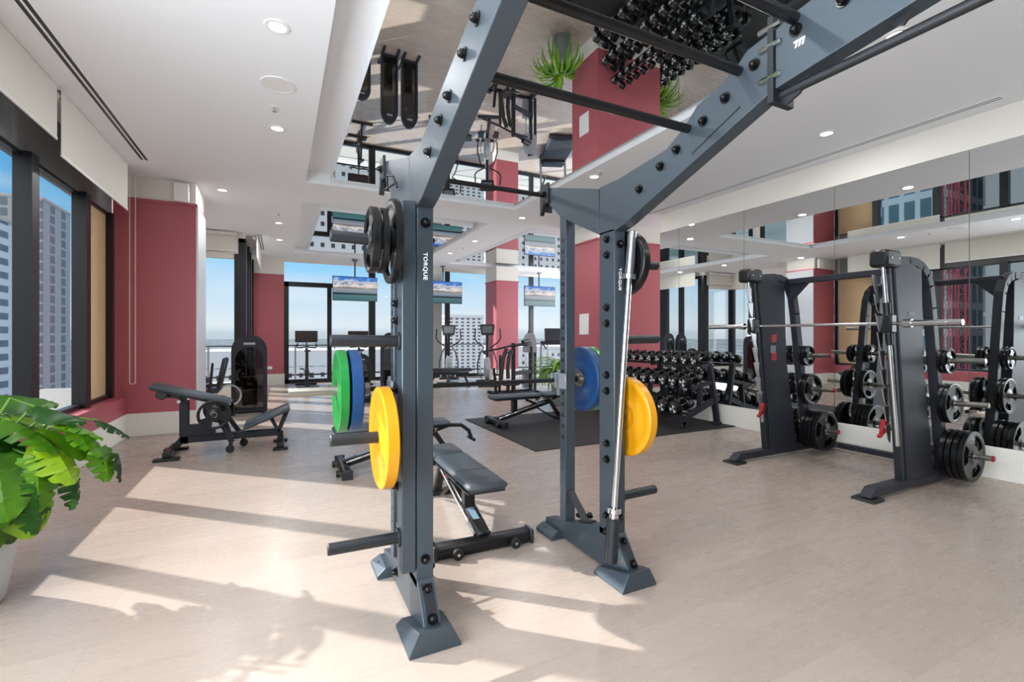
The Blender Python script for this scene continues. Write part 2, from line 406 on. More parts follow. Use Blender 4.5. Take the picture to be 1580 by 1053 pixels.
# ================================================================= THE ROOM
XL, XM, ZC = -1.85, 6.05, 3.5          # ledge face, mirror wall, ceiling
YB, YF = -3.0, 14.6                    # behind the camera, far glazing
XR = 10.5
m = MB(); m.box(-2.2, XR + .2, YB - .2, 14.7, -0.12, 0); struct('floor', m, FLOOR)

# ceiling with three recessed coffers
COF = [(0.32, 3.60, -2.2, 7.17, 0.64, 3.52, -2.0, 7.14), (0.32, 3.60, 8.27, 13.4, 0.64, 3.50, 8.86, 13.37), (4.48, 8.4, 8.27, 13.4, 4.78, 8.1, 8.86, 13.37)]
m = MB()
xs = [-2.2, .32, 3.6, 4.48, 8.4, XR + .2]; ys = [YB - .2, -2.2, 7.17, 8.27, 13.4, 14.7]
def in_cof(x, y): return any(c[0] < x < c[1] and c[2] < y < c[3] for c in COF)
for i in range(5):
    for j in range(5):
        if not in_cof((xs[i] + xs[i + 1]) / 2, (ys[j] + ys[j + 1]) / 2):
            m.box(xs[i], xs[i + 1], ys[j], ys[j + 1], ZC, ZC + .16)
m.box(-2.2, XR + .2, YB - .2, 14.7, ZC + .16, ZC + .3)
struct('ceiling', m, CEIL)
for k, c in enumerate(COF):
    t = thing('ceiling_mirror', ['long mirror panel in the ceiling recess right above the power rack', 'mirror panel in the ceiling recess between the first two televisions and the rack', 'mirror panel in the far right ceiling recess over the cardio machines'][k], 'mirror', ((c[4] + c[5]) / 2, (c[6] + c[7]) / 2, 3.55))
    hx, hy = (c[5] - c[4]) / 2, (c[7] - c[6]) / 2
    q = MB(); q.box(-hx, hx, -hy, hy, 0.004, .11); q.build('backing', CEIL, t, 0)
    q = MB(); q.box(-hx + .004, hx - .004, -hy + .004, hy - .004, 0, .005); q.build('mirror_pane', MIRROR, t, 0)

# left wall: ledge under the windows, header over them
m = MB(); m.cur = 0; m.box(-2.2, XL + .012, YB, 7.92, 0, .30); struct('baseboard_left', m, CREAM)
m = MB(); m.box(-2.2, XL, YB, 7.92, .30, .535); struct('wall_left', m, WINE)
m = MB(); m.box(-2.16, -2.0, YB, 7.92, 2.95, ZC); struct('trim_1', m, mat('grey_window_header', (128, 131, 134), 0.6))
MUL = [6.87, 5.59, 4.42, 3.25, 2.08, .91, -.26, -1.43, -2.6]
edges = [7.86] + MUL
for i in range(len(edges) - 1):
    y1, y0 = edges[i], edges[i + 1]
    w = bpy.data.objects.new('window_%d' % (i + 1), None); COL.objects.link(w); w.location = (-2.07, (y0 + y1) / 2, .535); tag(w, kind='structure')
    h = (y1 - y0) / 2
    q = MB(); q.box(-.0, .13, -h - .07, -h + .07, 0, 2.42, .003)
    q.box(-.0, .08, -h, h, 0, .05); q.box(-.0, .06, -h, h, 2.38, 2.42)
    if i == 0: q.box(0, .10, h - .05, h + .04, 0, 2.42)
    q.build('window_frame', FRAME, w, 0)
    q = MB(); q.box(.02, .032, -h, h, .05, 2.38); q.build('tan_panel' if i == 0 else 'glass', TAN if i == 0 else GLASS, w, 0)

def column(name, x0, x1, y0, y1, zr, zb=.30, cap=True):
    m = MB()
    m.cur = 0; m.box(x0 - .012, x1 + .012, y0 - .012, y1 + .012, 0, zb)
    m.cur = 1; m.box(x0, x1, y0, y1, zb, zr)
    if cap: m.box(x0 - .02, x1 + .02, y0 - .02, y1 + .02, zr - .03, zr + .005)
    m.cur = 0; m.box(x0, x1, y0, y1, zr + .005, ZC)
    return tag(m.build(name, [CREAM, WINE], None, 0), kind='structure')
column('wall_column', -1.99, -1.07, 7.92, 8.7, 3.2)
m = MB(); m.box(-1.07, -1.045, 7.935, 8.7, .30, 3.17); struct('trim_2', m, mat('pale_column_side', (216, 218, 222), 0.45, 0.2))  # thin panel making the column's right side paler than its red front
m = MB(); m.box(-2.2, -2.0, 8.7, 11.3, 0, .5); m.box(-2.2, -2.0, 8.7, 11.3, 2.95, ZC); m.box(-2.2, -2.0, 8.7, 9.1, .5, 2.95); m.box(-2.2, -2.02, 10.2, 10.6, .5, 2.95); struct('wall_left_nook', m, CREAM)
w = bpy.data.objects.new('window_20', None); COL.objects.link(w); w.location = (-2.07, 10.2, .5); tag(w, kind='structure')
q = MB(); q.box(0, .1, -1.1, -1.02, 0, 2.45); q.box(0, .1, -.1, 0.0, 0, 2.45); q.box(0, .1, .3, .42, 0, 2.45); q.box(0, .1, 1.0, 1.08, 0, 2.45); q.build('window_frame', FRAME, w, 0)
q = MB(); q.box(.02, .03, -1.1, 1.1, 0, 2.45); q.build('glass', GLASS, w, 0)

# nook end wall (Y = 11.3) and its tall window
m = MB(); m.box(-2.2, -.67, 11.3, 11.42, 0, .30); m.box(-2.2, -.67, 11.3, 11.42, 2.95, ZC); struct('wall_nook', m, CREAM)
w = bpy.data.objects.new('window_21', None); COL.objects.link(w); w.location = (-1.36, 11.36, .3); tag(w, kind='structure')
q = MB(); q.box(-.7, -.6, -.05, .05, 0, 2.65); q.box(.5, .69, -.07, .07, 0, 2.75); q.box(-.7, .69, -.04, .04, 0, .06); q.build('window_frame', FRAME, w, 0)
q = MB(); q.box(-.62, .52, -.006, .006, .05, 2.65); q.build('glass', GLASS, w, 0)
# inner window wall (X = -.67) seen edge on
m = MB(); m.box(-.80, -.67, 11.42, 14.4, 0, .28); m.box(-.80, -.67, 11.42, 14.4, 3.36, ZC); struct('wall_left_far', m, CREAM)
w = bpy.data.objects.new('window_22', None); COL.objects.link(w); w.location = (-.73, 12.9, .28); tag(w, kind='structure')
q = MB()
for a, b_ in ((-1.6, -1.35), (-.62, -.48), (.1, .5), (1.35, 1.5)): q.box(-.06, .09, a, b_, 0, 3.1, .003)
q.box(-.05, .06, -1.6, 1.5, 0, .06); q.box(-.05, .06, -1.6, 1.5, 3.02, 3.1); q.build('window_frame', FRAME, w, 0)
q = MB(); q.box(-.02, -.008, -1.5, 1.5, .05, 3.05); q.build('glass', GLASS, w, 0)
column('wall_column', -.80, .09, 14.4, 14.72, 3.03, .30, False)

# mirror wall
m = MB(); m.box(XM + .02, XM + .2, YB, 6.33, 0, ZC); struct('wall_right', m, CREAM)
m = MB(); m.box(XM - .004, XM + .02, YB, 6.33, 0, .30); struct('baseboard_right', m, CREAM)
seams = [6.33, 5.885, 4.64, 3.395, 2.148, .9, -.35, -1.6, -2.85]
nm = ['narrow end mirror panel on the right wall beside the red column', 'mirror panel on the right wall behind the near end of the dumbbell rack', 'mirror panel on the right wall behind the far half of the smith machine',
      'mirror panel on the right wall between the two smith machine towers', 'mirror panel on the right wall at the right edge of the photo', 'mirror panel next past the right edge of the view', 'mirror panel on the right wall level with the viewer', 'rearmost mirror panel on the right wall']
for i in range(8):
    q = MB(); y1, y0 = seams[i], seams[i + 1]
    q.box(-.008, .008, -(y1 - y0) / 2 + .003, (y1 - y0) / 2 - .003, 0, 2.87)
    o = q.build('wall_mirror', MIRROR, None, 0); o.location = (XM + .006, (y0 + y1) / 2, .302)
    tag(o, nm[i], 'mirror', 'tall frameless wall mirror panels')

column('wall_column', 5.38, 8.05, 7.25, 8.12, 3.2)
column('wall_column', 5.97, 6.72, 13.2, 14.05, 3.05)
m = MB(); m.box(XR, XR + .2, 6.0, 14.7, 0, .3); m.box(XR, XR + .2, 6.0, 14.7, 3.2, ZC); struct('wall_far_right', m, CREAM)
w = bpy.data.objects.new('window_40', None); COL.objects.link(w); w.location = (XR + .08, 10.35, .3); tag(w, kind='structure')  # window added out of view to go with the bay's fill lamp
q = MB()
for y in (-4.2, -2.5, -.8, .8, 2.5, 4.2): q.box(-.05, .05, y - .05, y + .05, 0, 2.9)
q.build('window_frame', FRAME, w, 0)
q = MB(); q.box(.0, .012, -4.2, 4.2, 0, 2.9); q.build('glass', GLASS, w, 0)
m = MB(); m.box(6.27, XR, 5.9, 6.1, 0, ZC); struct('wall_side_bay', m, CREAM)
# wall behind the viewer
m = MB(); m.box(-2.2, 6.07, YB - .15, YB, 0, ZC); struct('wall_back', m, mat('dark_grey_wall_paint', (92, 93, 96), .7))

# far glazing with the balcony door
m = MB(); m.box(.09, XR, YF - .02, YF + .12, 3.43, ZC); m.box(XR - .1, XR, YF, YF + .1, 0, 3.43); struct('wall_far', m, CREAM)
w = bpy.data.objects.new('door_1', None); COL.objects.link(w); w.location = (1.34, YF + .05, 0); tag(w, kind='structure')
q = MB(); q.box(-1.25, -1.13, -.06, .06, 0, 2.86); q.box(-.12, 0, -.05, .05, 0, 2.8); q.box(1.05, 1.24, -.06, .06, 0, 3.43); q.box(-1.25, 1.1, -.06, .06, 2.74, 2.87); q.box(-1.25, 1.1, -.06, .06, 0, .11)
q.build('door_frame', FRAME, w, 0)
q = MB(); q.box(-1.2, 1.1, -.006, .006, .08, 2.76); q.build('glass', GLASS, w, 0)
q = MB(); q.box(-1.25, 1.1, -.006, .006, 2.86, 3.43); q.build('transom_glass', GLASS, w, 0)
q = MB(); q.box(.06, .09, -.12, -.06, .95, 1.25, .004); q.build('door_handle', CHROME, w)
for n_, (x0, x1) in enumerate(((2.58, 4.87), (4.87, 7.97), (7.97, XR - .1))):
    w = bpy.data.objects.new('window_%d' % (31 + n_), None); COL.objects.link(w); w.location = ((x0 + x1) / 2, YF + .05, 0); tag(w, kind='structure'); h = (x1 - x0) / 2
    q = MB(); q.box(h - .07, h + .07, -.06, .06, 0, 3.43); q.box(-h, h, -.05, .05, 0, .10); q.build('window_frame', FRAME, w, 0)
    q = MB(); q.box(-h, h - .06, -.006, .006, .08, 3.43); q.build('glass', GLASS, w, 0)

# roller blinds with bead chains (left side and nook)
def blind(x, y0, y1, zb, label, axis='y', chain=True, zt=ZC):
    L = y1 - y0
    t = thing('roller_blind', label, 'blind', (x, (y0 + y1) / 2, zb) if axis == 'y' else ((y0 + y1) / 2, x, zb), 0 if axis == 'y' else PI / 2, 'ivory roller blinds')
    q = MB(); q.box(-.002, .002, -L / 2, L / 2, 0.0, zt - zb - .004); q.build('fabric', SHADE, t, 0)
    q = MB(); q.box(-.007, .007, -L / 2, L / 2, -.012, .014, .003); q.build('bottom_rail', PLAST, t)
    q = MB(); q.cyl((-.045, -L / 2, zt - zb - .05), (-.045, L / 2, zt - zb - .05), .035); q.build('roller', PLAST, t)
    if chain:
        q = MB(); zz = .72 - zb
        for s_ in (-1, 1): q.tube([(.03 * s_, L / 2 + .22, zt - zb - .06), (.03 * s_, L / 2 + .22, zz + .03)], .0035, 6)
        q.tube([(.03 * math.cos(a), L / 2 + .22, zz + .03 - .03 * math.sin(a)) for a in [PI * k / 6 for k in range(7)]], .0035, 6)
        q.build('bead_chain', PLAST, t)
blind(-1.72, 5.43, 7.42, 2.93, 'ivory roller blind hanging lowest, just left of the big red column')
blind(-1.72, 3.0, 5.34, 3.04, 'ivory roller blind at the left edge of the photo, over the plant', chain=False)
blind(-1.72, .6, 2.92, 3.04, 'ivory roller blind beside the viewer past the left edge', chain=False)
blind(-.46, 11.5, 14.2, 3.05, 'ivory roller blind beside the far red pier, seen nearly edge on', chain=False)
blind(11.24, -1.95, -.82, 3.1, 'ivory roller blind over the tall nook window behind the leg machine', 'x', False)

# ceiling fittings
def downlight(x, y, k, label=None):
    t = thing('downlight', label or 'round recessed downlight', 'ceiling light', (x, y, ZC), 0, 'recessed downlights')
    q = MB(); q.ring((0, 0, -.008), (0, 0, 1), [(0, .058), (0, .078), (.006, .085), (.0078, .085), (.0078, .058)], 28); q.build('trim_ring', PLAST, t)
    q = MB(); q.cyl((0, 0, -.006), (0, 0, -.001), .058, 28, .001); q.build('diffuser', LED, t)
    l = bpy.data.lights.new('downlight_lamp', 'AREA'); o = bpy.data.objects.new('lamp', l); COL.objects.link(o)
    o.parent = t; o.location = (0, 0, -.0095); l.energy = 13.0; l.color = (1.0, .99, .98); l.shape = 'DISK'; l.size = .11
DL = [(-.02, 3.65), (-.03, 5.44), (-.77, 8.1), (-.03, 9.99), (-.02, 11.74), (3.95, 1.8), (3.95, 3.57), (3.8, 5.2), (3.95, 7.6), (3.96, 9.94), (3.96, 11.7), (-.02, 1.85), (-.02, 0), (3.95, 0), (-.02, -1.8), (3.95, -1.8), (5.2, 3.0), (5.0, 6.6), (9.2, 9.4), (9.2, 12.3), (9.2, 7.2)]
DLL = ['downlight above the left aisle, top left of the photo', 'downlight just past the round ceiling speaker', 'downlight in front of the big red column', 'downlight above the leg machine', 'downlight nearest the far red pier',
       'downlight on the right past the top edge of the photo', 'right-hand downlight seen only in the wall mirror', 'downlight just above the right rack post', 'downlight between the rack and the right red column', 'downlight between the two far ceiling recesses', 'farthest downlight between the two far ceiling recesses',
       'downlight over the viewer, left row', 'second downlight behind the viewer, left row', 'downlight over the viewer, right row', 'rearmost downlight, left row', 'rearmost downlight, right row', 'downlight above the smith machine', 'downlight above the dumbbell rack', 'downlight over the right bay, middle one', 'downlight over the right bay, far one', 'downlight over the right bay, near one']
for i, (x, y) in enumerate(DL): downlight(x, y, i, DLL[i])

q = MB(); q.cyl((0, 0, -.006), (0, 0, 0), .125, 36, .002); q.ring((0, 0, -.009), (0, 0, 1), [(0, .125), (0, .135), (.008, .138), (.008, .125)], 36)
o = q.build('ceiling_speaker', PLAST); o.location = (-.02, 4.49, ZC); tag(o, 'round flush ceiling speaker between two left downlights', 'speaker')
def sprinkler(x, y, label):
    t = thing('sprinkler_head', label, 'sprinkler', (x, y, ZC), 0, 'ceiling sprinkler heads')
    q = MB(); q.cyl((0, 0, -.006), (0, 0, 0), .035, 20, .002); q.build('escutcheon', PLAST, t)
    q = MB(); q.cyl((0, 0, -.04), (0, 0, -.005), .008, 10); q.cyl((0, 0, -.044), (0, 0, -.04), .02, 14, .001); q.build('deflector', CHROME, t)
for a in ((-.05, 4.95, 'sprinkler head beside the round ceiling speaker'), (-.03, 9.2, 'sprinkler head above the leg machine'), (.12, 14.3, 'sprinkler head above the balcony door corner'), (4.0, 10.8, 'sprinkler head between the far ceiling recesses'), (3.7, 1.35, 'sprinkler head at the top right of the photo'), (3.75, 5.0, 'sprinkler head above the right rack post')): sprinkler(*a)
def slot(x, y0, y1, label, dark):
    t = thing('linear_air_diffuser', label, 'air vent', (x, (y0 + y1) / 2, ZC)); L = (y1 - y0) / 2
    q = MB(); q.box(-.052, -.038, -L, L, -.004, 0); q.box(.038, .052, -L, L, -.004, 0); q.box(-.008, .008, -L, L, -.004, 0); q.box(-.052, .052, -L - .01, -L, -.004, 0); q.box(-.052, .052, L, L + .01, -.004, 0); q.build('frame', CEIL, t, 0)
    q = MB(); q.box(-.038, -.008, -L, L, -.0015, 0); q.box(.008, .038, -L, L, -.0015, 0); q.build('slot', BLACK if dark else GREYP, t, 0)
slot(-1.49, 1.2, 7.14, 'long twin-slot black air diffuser in the ceiling along the left windows', True)
slot(5.83, 1.85, 6.4, 'long pale air diffuser in the ceiling along the mirror wall', False)
slot(-.40, 11.3, 13.3, 'short air diffuser in the ceiling near the far red pier', False)
q = MB(); q.box(-.09, .09, -.07, .0, 0, .26, .012); q.box(-.03, .03, -.0, .03, .1, .18)
o = q.build('wall_speaker', PLAST); o.location = (-1.23, 7.89, 3.2); tag(o, 'white box speaker mounted above the big red column', 'speaker')
q = MB(); q.box(-.012, 0, -.155, .155, 0, .41, .003); o = q.build('access_panel', PLAST); o.location = (5.379, 7.69, 1.37); tag(o, 'white rectangular panel on the side of the right red column', 'panel')
q = MB(); q.box(-.06, .06, -.01, 0, -.04, .04, .003); o = q.build('power_outlet', PLAST); o.location = (-.26, 14.398, .47); tag(o, 'white power outlet low on the far red pier', 'outlet')

# televisions hanging from the ceiling
def tv():
    t = thing('television', 'wide', 'television')
    q = MB(); q.box(-.60, .60, -.02, .025, -.34, .34, .005); q.build('casing', BLACK, t)
    q = MB(); q.box(-.588, .588, -.0225, -.0205, -.325, .33); q.build('screen', TVM, t, 0)
    q = MB(); q.box(-.14, .14, .025, .06, -.12, .12, .005); q.cyl((0, .06, 0), (0, .06, .82), .02); q.build('mount_pole', BLACK, t)
    q = MB(); q.lathe((0, .06, .83), (0, 0, -1), [(0, .09), (.02, .09), (.07, .03)], 20); q.build('ceiling_cup', GREYP, t)
    return t
t0 = tv(); t0.location = (1.88, 13.75, 2.66); t0['group'] = 'ceiling-hung televisions'
t0['label'] = 'television showing a lake landscape hanging in front of the balcony door'
copy_tree(t0, (4.5, 13.9, 2.68), 0, 'television with a lake landscape hanging just right of the left rack post')
copy_tree(t0, (7.93, 13.95, 2.69), 0, 'television with a lake landscape hanging behind the slotted rack post')
for o, l in ((t0, 0),): pass

# ================================================================= OUTSIDE
m = MB(); n_ = 64; R_ = 20000.0
m.v = [(0, 0, 0)] + [(R_ * math.cos(2 * PI * i / n_), R_ * math.sin(2 * PI * i / n_), 0) for i in range(n_)]; m.f = [[0, 1 + i, 1 + (i + 1) % n_] for i in range(n_)]; m.mi = [0] * n_
def city_mat():
    M_ = bpy.data.materials.new('city_ground'); M_.use_nodes = True; t = M_.node_tree; b = t.nodes['Principled BSDF']
    co = t.nodes.new('ShaderNodeTexCoord')
    v = t.nodes.new('ShaderNodeTexVoronoi'); v.inputs['Scale'].default_value = 1 / 38.0; t.links.new(co.outputs['Object'], v.inputs['Vector'])
    n = t.nodes.new('ShaderNodeTexNoise'); n.inputs['Scale'].default_value = 1 / 420.0; n.inputs['Detail'].default_value = 6; t.links.new(co.outputs['Object'], n.inputs['Vector'])
    s = t.nodes.new('ShaderNodeSeparateColor'); t.links.new(v.outputs['Color'], s.inputs[0])
    c = t.nodes.new('ShaderNodeValToRGB'); e = c.color_ramp.elements
    e[0].color = (*lin((44, 60, 56)), 1); e[1].color = (*lin((150, 152, 156)), 1); e[1].position = .95
    for p, k in ((.3, (62, 74, 76)), (.5, (84, 90, 98)), (.7, (112, 116, 122))):
        x = e.new(p); x.color = (*lin(k), 1)
    t.links.new(s.outputs[0], c.inputs[0])
    c2 = t.nodes.new('ShaderNodeValToRGB'); c2.color_ramp.elements[0].position = .42; c2.color_ramp.elements[1].position = .6
    c2.color_ramp.elements[0].color = (*lin((70, 84, 84)), 1); c2.color_ramp.elements[1].color = (*lin((122, 130, 140)), 1)
    t.links.new(n.outputs['Fac'], c2.inputs[0])
    mi = t.nodes.new('ShaderNodeMix'); mi.data_type = 'RGBA'; mi.inputs['Factor'].default_value = .45
    t.links.new(c.outputs[0], mi.inputs['A']); t.links.new(c2.outputs[0], mi.inputs['B'])
    t.links.new(mi.outputs['Result'], b.inputs['Base Color']); b.inputs['Roughness'].default_value = 1; b.inputs['Specular IOR Level'].default_value = 0
    return M_
o = m.build('city_ground', city_mat(), None, 0); o.location = (0, 0, -130); tag(o, kind='structure')

def tower(name, label, x0, x1, y0, y1, z1, mt, cat='building', z0=-130, crown=None, ph=.9):
    t = thing(name, label, cat, ((x0 + x1) / 2, (y0 + y1) / 2, z0))
    hx, hy = (x1 - x0) / 2, (y1 - y0) / 2
    q = MB(); q.box(-hx, hx, -hy, hy, 0, z1 - z0); q.build('facade', mt, t, 0)
    q = MB(); q.box(-hx - .15, hx + .15, -hy - .15, hy + .15, z1 - z0 + .01, z1 - z0 + ph); q.build('parapet', crown or CONC, t, 0)
    return t
FW = facade('white_rendered_facade', (190, 192, 196), (44, 50, 60), 2.15, 2.3, .36, .42)
FB = facade('white_hotel_facade', (192, 194, 198), (70, 76, 86), 1.75, 1.0, .5, .5)
FG = facade('grey_glass_tower_facade', (152, 155, 158), (92, 104, 114), 9.0, 3.4, .42, .78, 1.5)
FG2 = facade('pale_balcony_tower_facade', (196, 202, 210), (92, 104, 118), 8.0, 3.3, .7, .5)
FT = facade('teal_glass_facade', (196, 208, 210), (84, 116, 124), 1.7, 3.4, .68, .74)
WR = mat('white_roof_render', (190, 192, 196), 0.8)
tower('hotel_building', 'long low white building with rows of small square windows beyond the balcony door', -14, 36, 110, 130, -5.2, FW, crown=WR, ph=3.4)
tower('apartment_tower', 'tall white balcony building right of the second television', 43.4, 54.5, 130, 146, 6.6, FB, crown=WR)
tower('office_block', 'pale low office block behind the treadmills', 63, 100, 130, 150, -3, FW, crown=WR)
tower('skyscraper', 'grey glass skyscraper between the two left window mullions', -94, -70, 206, 229, 46, FG)
tower('skyscraper', 'slim pale tower at the very left edge of the photo', -82, -60, 150, 161.5, 29, FG2)
tower('concrete_building', 'bare concrete building beside the cranes, seen in the wall mirror', -86, -60, -30, 24.4, 70, facade('raw_concrete_facade', (176, 176, 172), (120, 122, 124), 13, 4.2, .18, .9), crown=CONC)
tower('glass_tower', 'teal glass tower beside the red cranes, seen in the wall mirror', -84, -60, 28.2, 34.5, 66, FT)
tower('glass_tower', 'white and teal tower behind the left windows, seen in the wall mirror', -110, -80, 40, 58, 14, FG2)
def crane(x, y, label, top):
    t = thing('tower_crane', label, 'crane', (x, y, -130)); q = MB(); hw = .45; z = 100.0; H_ = top + 130
    for a in (-hw, hw):
        for b in (-hw, hw): q.bar((a, b, 60), (a, b, H_), .09, .09, 0)
    k = 0
    while z < H_ - 1.9:
        for a in (-hw, hw):
            s_ = 1 if k % 2 else -1
            q.bar((a, -hw * s_, z), (a, hw * s_, z + 1.9), .045, .045, 0); q.bar((-hw * s_, a, z), (hw * s_, a, z + 1.9), .045, .045, 0); q.bar((a, -hw, z), (a, hw, z), .045, .045, 0)
        z += 1.9; k += 1
    q.build('mast', mat('red_crane_paint', (176, 58, 68), .5), t, 0)
crane(-58, 27.0, 'red lattice crane mast on the left of the pair, seen in the wall mirror', 64)
crane(-58, 25.5, 'red lattice crane mast on the right of the pair, seen in the wall mirror', 50)
# tan fin and terrace slab just outside the left windows
m = MB(); m.box(-4.2, -2.25, -3, 12.4, .16, .3); o = m.build('terrace_ledge', mat('mid_grey_concrete', (120, 120, 118), .85, 0, .1, .6), None, 0); tag(o, 'pale concrete ledge outside the left windows', 'ledge')  # one even grey, darker than the balcony concrete
m = MB(); m.box(-2.5, 12, 14.74, 16.7, -.3, -.06); o = m.build('balcony_slab', CONC, None, 0); tag(o, 'pale balcony floor outside the far glass door', 'balcony')
t = thing('balcony_railing', 'dark metal railing of the balcony beyond the glass door', 'railing', (0, 16.3, -.06))
q = MB(); q.bar((-2, 0, 1.1), (12, 0, 1.1), .06, .035); q.bar((-2, 0, .17), (12, 0, .17), .03, .05); q.build('rail', FRAME, t)
for x in (-1.9, .42, 2.7, 5.0, 7.3, 9.6, 11.9):
    q = MB(); q.bar((x, 0, 0), (x, 0, 1.09), .05, .05); q.build('post', GREYP, t)
q = MB(); q.box(-2, 12, -.004, .004, .2, 1.08); q.build('glass', GLASS, t, 0)
m = MB(); m.box(4.25, 4.8, 15.0, 15.5, -.06, 4.2); o = m.build('balcony_column', CONC, None, 0); tag(o, 'grey concrete column outside behind the second television', 'column')
q = MB(); q.cyl((0, 0, 0), (0, -.08, 0), .07, 18); o = q.build('outdoor_wall_light', BLACK); o.location = (4.42, 15.0, 1.9); tag(o, 'small round black light on the outdoor grey column', 'light')
# ================================================================= POWER RACK
rack = thing('power_rack', 'large blue-grey steel power rack with climbing beams in the centre of the room', 'power rack', (0, 0, 0))
XLF, XRF = .593, 1.71      # centre planes of the two side frames
HW = .0385
def side_frame(xc, side):
    q = MB(); q.box(xc - HW, xc + HW, 2.10, 2.24, .20, 1.95, .004); q.build('front_upright', STEEL, rack)
    # rear upright with keyholes
    q = MB(); q.box(xc - HW + .002, xc + HW - .002, 2.60, 2.675, .12, 2.2, .004); q.cur = 1; z = .25
    while z < 1.98:
        if z > .62: q.box(xc - HW + .0005, xc - HW + .003, 2.624, 2.650, z - .012, z + .012); q.lathe((xc - HW + .0005, 2.637, z + .036), (1, 0, 0), [(0, .004), (.0025, .004)], 8)
        else: q.lathe((xc - HW + .0005, 2.637, z), (1, 0, 0), [(0, .005), (.0025, .005)], 10)
        z += .072
    q.build('rear_upright', [STEEL, BLACK], rack)
    # knee: gusset plate joining both uprights to the climbing beam
    q = MB(); q.prism([(2.24, 1.94), (2.245, 2.21), (2.89, 2.40), (2.89, 2.30), (2.84, 2.28), (2.65, 2.13)], 'yz', xc - HW, xc + HW); q.build('gusset', STEEL, rack, 0, .003)
    if side < 0: poly = [(2.24, 1.935), (2.10, 1.935), (2.02, 1.955), (1.17, 2.30), (.6, 2.36), (.6, 2.53), (1.17, 2.475), (2.06, 2.20), (2.235, 2.215)]
    else: poly = [(2.24, 1.935), (2.10, 1.935), (2.02, 1.955), (1.17, 2.275), (1.17, 2.505), (1.27, 2.49), (1.33, 2.44), (1.43, 2.40), (1.52, 2.38), (1.60, 2.31), (1.71, 2.25), (2.06, 2.215), (2.235, 2.215)]
    q = MB(); q.prism(poly, 'yz', xc - HW, xc + HW); b = q.build('climbing_beam', STEEL, rack, 0, .003)
    if side > 0:
        q = MB(); q.prism([(1.55, 2.17), (1.30, 2.275), (1.30, 2.281), (1.55, 2.176)], 'yz', xc - HW - .002, xc - HW + .001); q.build('weld_slot', BLACK, b, 0)
        # flat joint plate and the outer level beam
        q = MB(); q.prism([(1.175, 2.23), (1.15, 2.23), (1.15, 2.56), (1.175, 2.56)], 'yz', xc - HW - .012, xc + .075); q.build('joint_plate', STEELD, rack, 0, .003)
        q = MB(); q.prism([(1.15, 2.28), (.3, 2.385), (.3, 2.56), (.80, 2.56), (.95, 2.56), (1.02, 2.53), (1.10, 2.52), (1.15, 2.50)], 'yz', xc - HW, xc + HW); q.build('outer_beam', STEEL, rack, 0, .003)
        for (y, z) in ((1.19, 2.52), (1.19, 2.45), (1.19, 2.33)):
            for dx in (-HW - .004, .062):
                q = MB(); q.cyl((xc + dx, y - .065, z), (xc + dx, y + .025, z), .011, 6, .002); q.build('joint_bolt', CHROME, rack)
        # long grip bar under the outer beam
        q = MB(); q.prism([(1.175, 2.36), (1.175, 2.25), (1.13, 2.22), (1.08, 2.24), (1.0, 2.34)], 'yz', xc - .006, xc + .006); q.prism([(.85, 2.35), (.70, 2.36), (.76, 2.30)], 'yz', xc - .006, xc + .006)
        q.tube([(xc, 1.16, 2.265), (xc, .12, 2.265)], .017, 14); q.build('grip_bar', STEELD, rack)
    # base: deep side plate, feet, braces
    q = MB(); q.prism([(2.86, .02), (2.86, .075), (2.62, .13), (2.24, .24), (2.10, .24), (2.08, .22), (1.985, .09), (1.985, .02), (2.12, .02)], 'yz', xc - HW, xc + HW); q.build('base_beam', STEEL, rack, 0, .003)
    for (y0, y1, h) in ((1.935, 2.19, .10), (2.65, 2.86, .085)):
        q = MB(); w = .115
        if y0 < 2.2:
            q.v = []; vs_ = [(xc - w, y0, 0), (xc + w, y0, 0), (xc + w, y1, 0), (xc - w, y1, 0), (xc - w * .62, y0 + .004, h), (xc + w * .62, y0 + .004, h), (xc + w * .75, y1, .035), (xc - w * .75, y1, .035), (xc - w, y0, .012), (xc + w, y0, .012), (xc + w, y1, .012), (xc - w, y1, .012)]
        else:
            vs_ = [(xc - w, y0, 0), (xc + w, y0, 0), (xc + w, y1, 0), (xc - w, y1, 0), (xc - w * .6, y0, .06), (xc + w * .6, y0, .06), (xc + w * .55, y1, .05), (xc - w * .55, y1, .05), (xc - w, y0, .02), (xc + w, y0, .02), (xc + w, y1, .02), (xc - w, y1, .02)]
        q.add(vs_, [[0, 3, 2, 1], [4, 5, 6, 7], [0, 1, 9, 8], [1, 2, 10, 9], [2, 3, 11, 10], [3, 0, 8, 11], [8, 9, 5, 4], [9, 10, 6, 5], [10, 11, 7, 6], [11, 8, 4, 7]])
        f = q.build('foot', STEEL, rack, 0, .003)
        q = MB(); q.cyl((xc - .085, (y0 + y1) / 2 + .02, .036), (xc - .085, (y0 + y1) / 2 + .02, .05 if y0 < 2.2 else .046), .006, 8, 0); q.build('anchor_hole', BLACK, f, 0)
    q = MB(); q.bar((xc, 2.085, .225), (xc, 1.975, .085), .05, .012, .002, up=(0, -1, .5)); q.build('front_brace', STEELD, rack)
    q = MB(); q.bar((xc, 2.60, .33), (xc, 2.42, .19), .05, .012, .002, up=(0, -1, 1)); q.bar((xc, 2.47, .185), (xc, 2.36, .21), .06, .01, .001); q.build('rear_brace', STEELD, rack)
BOLT = None
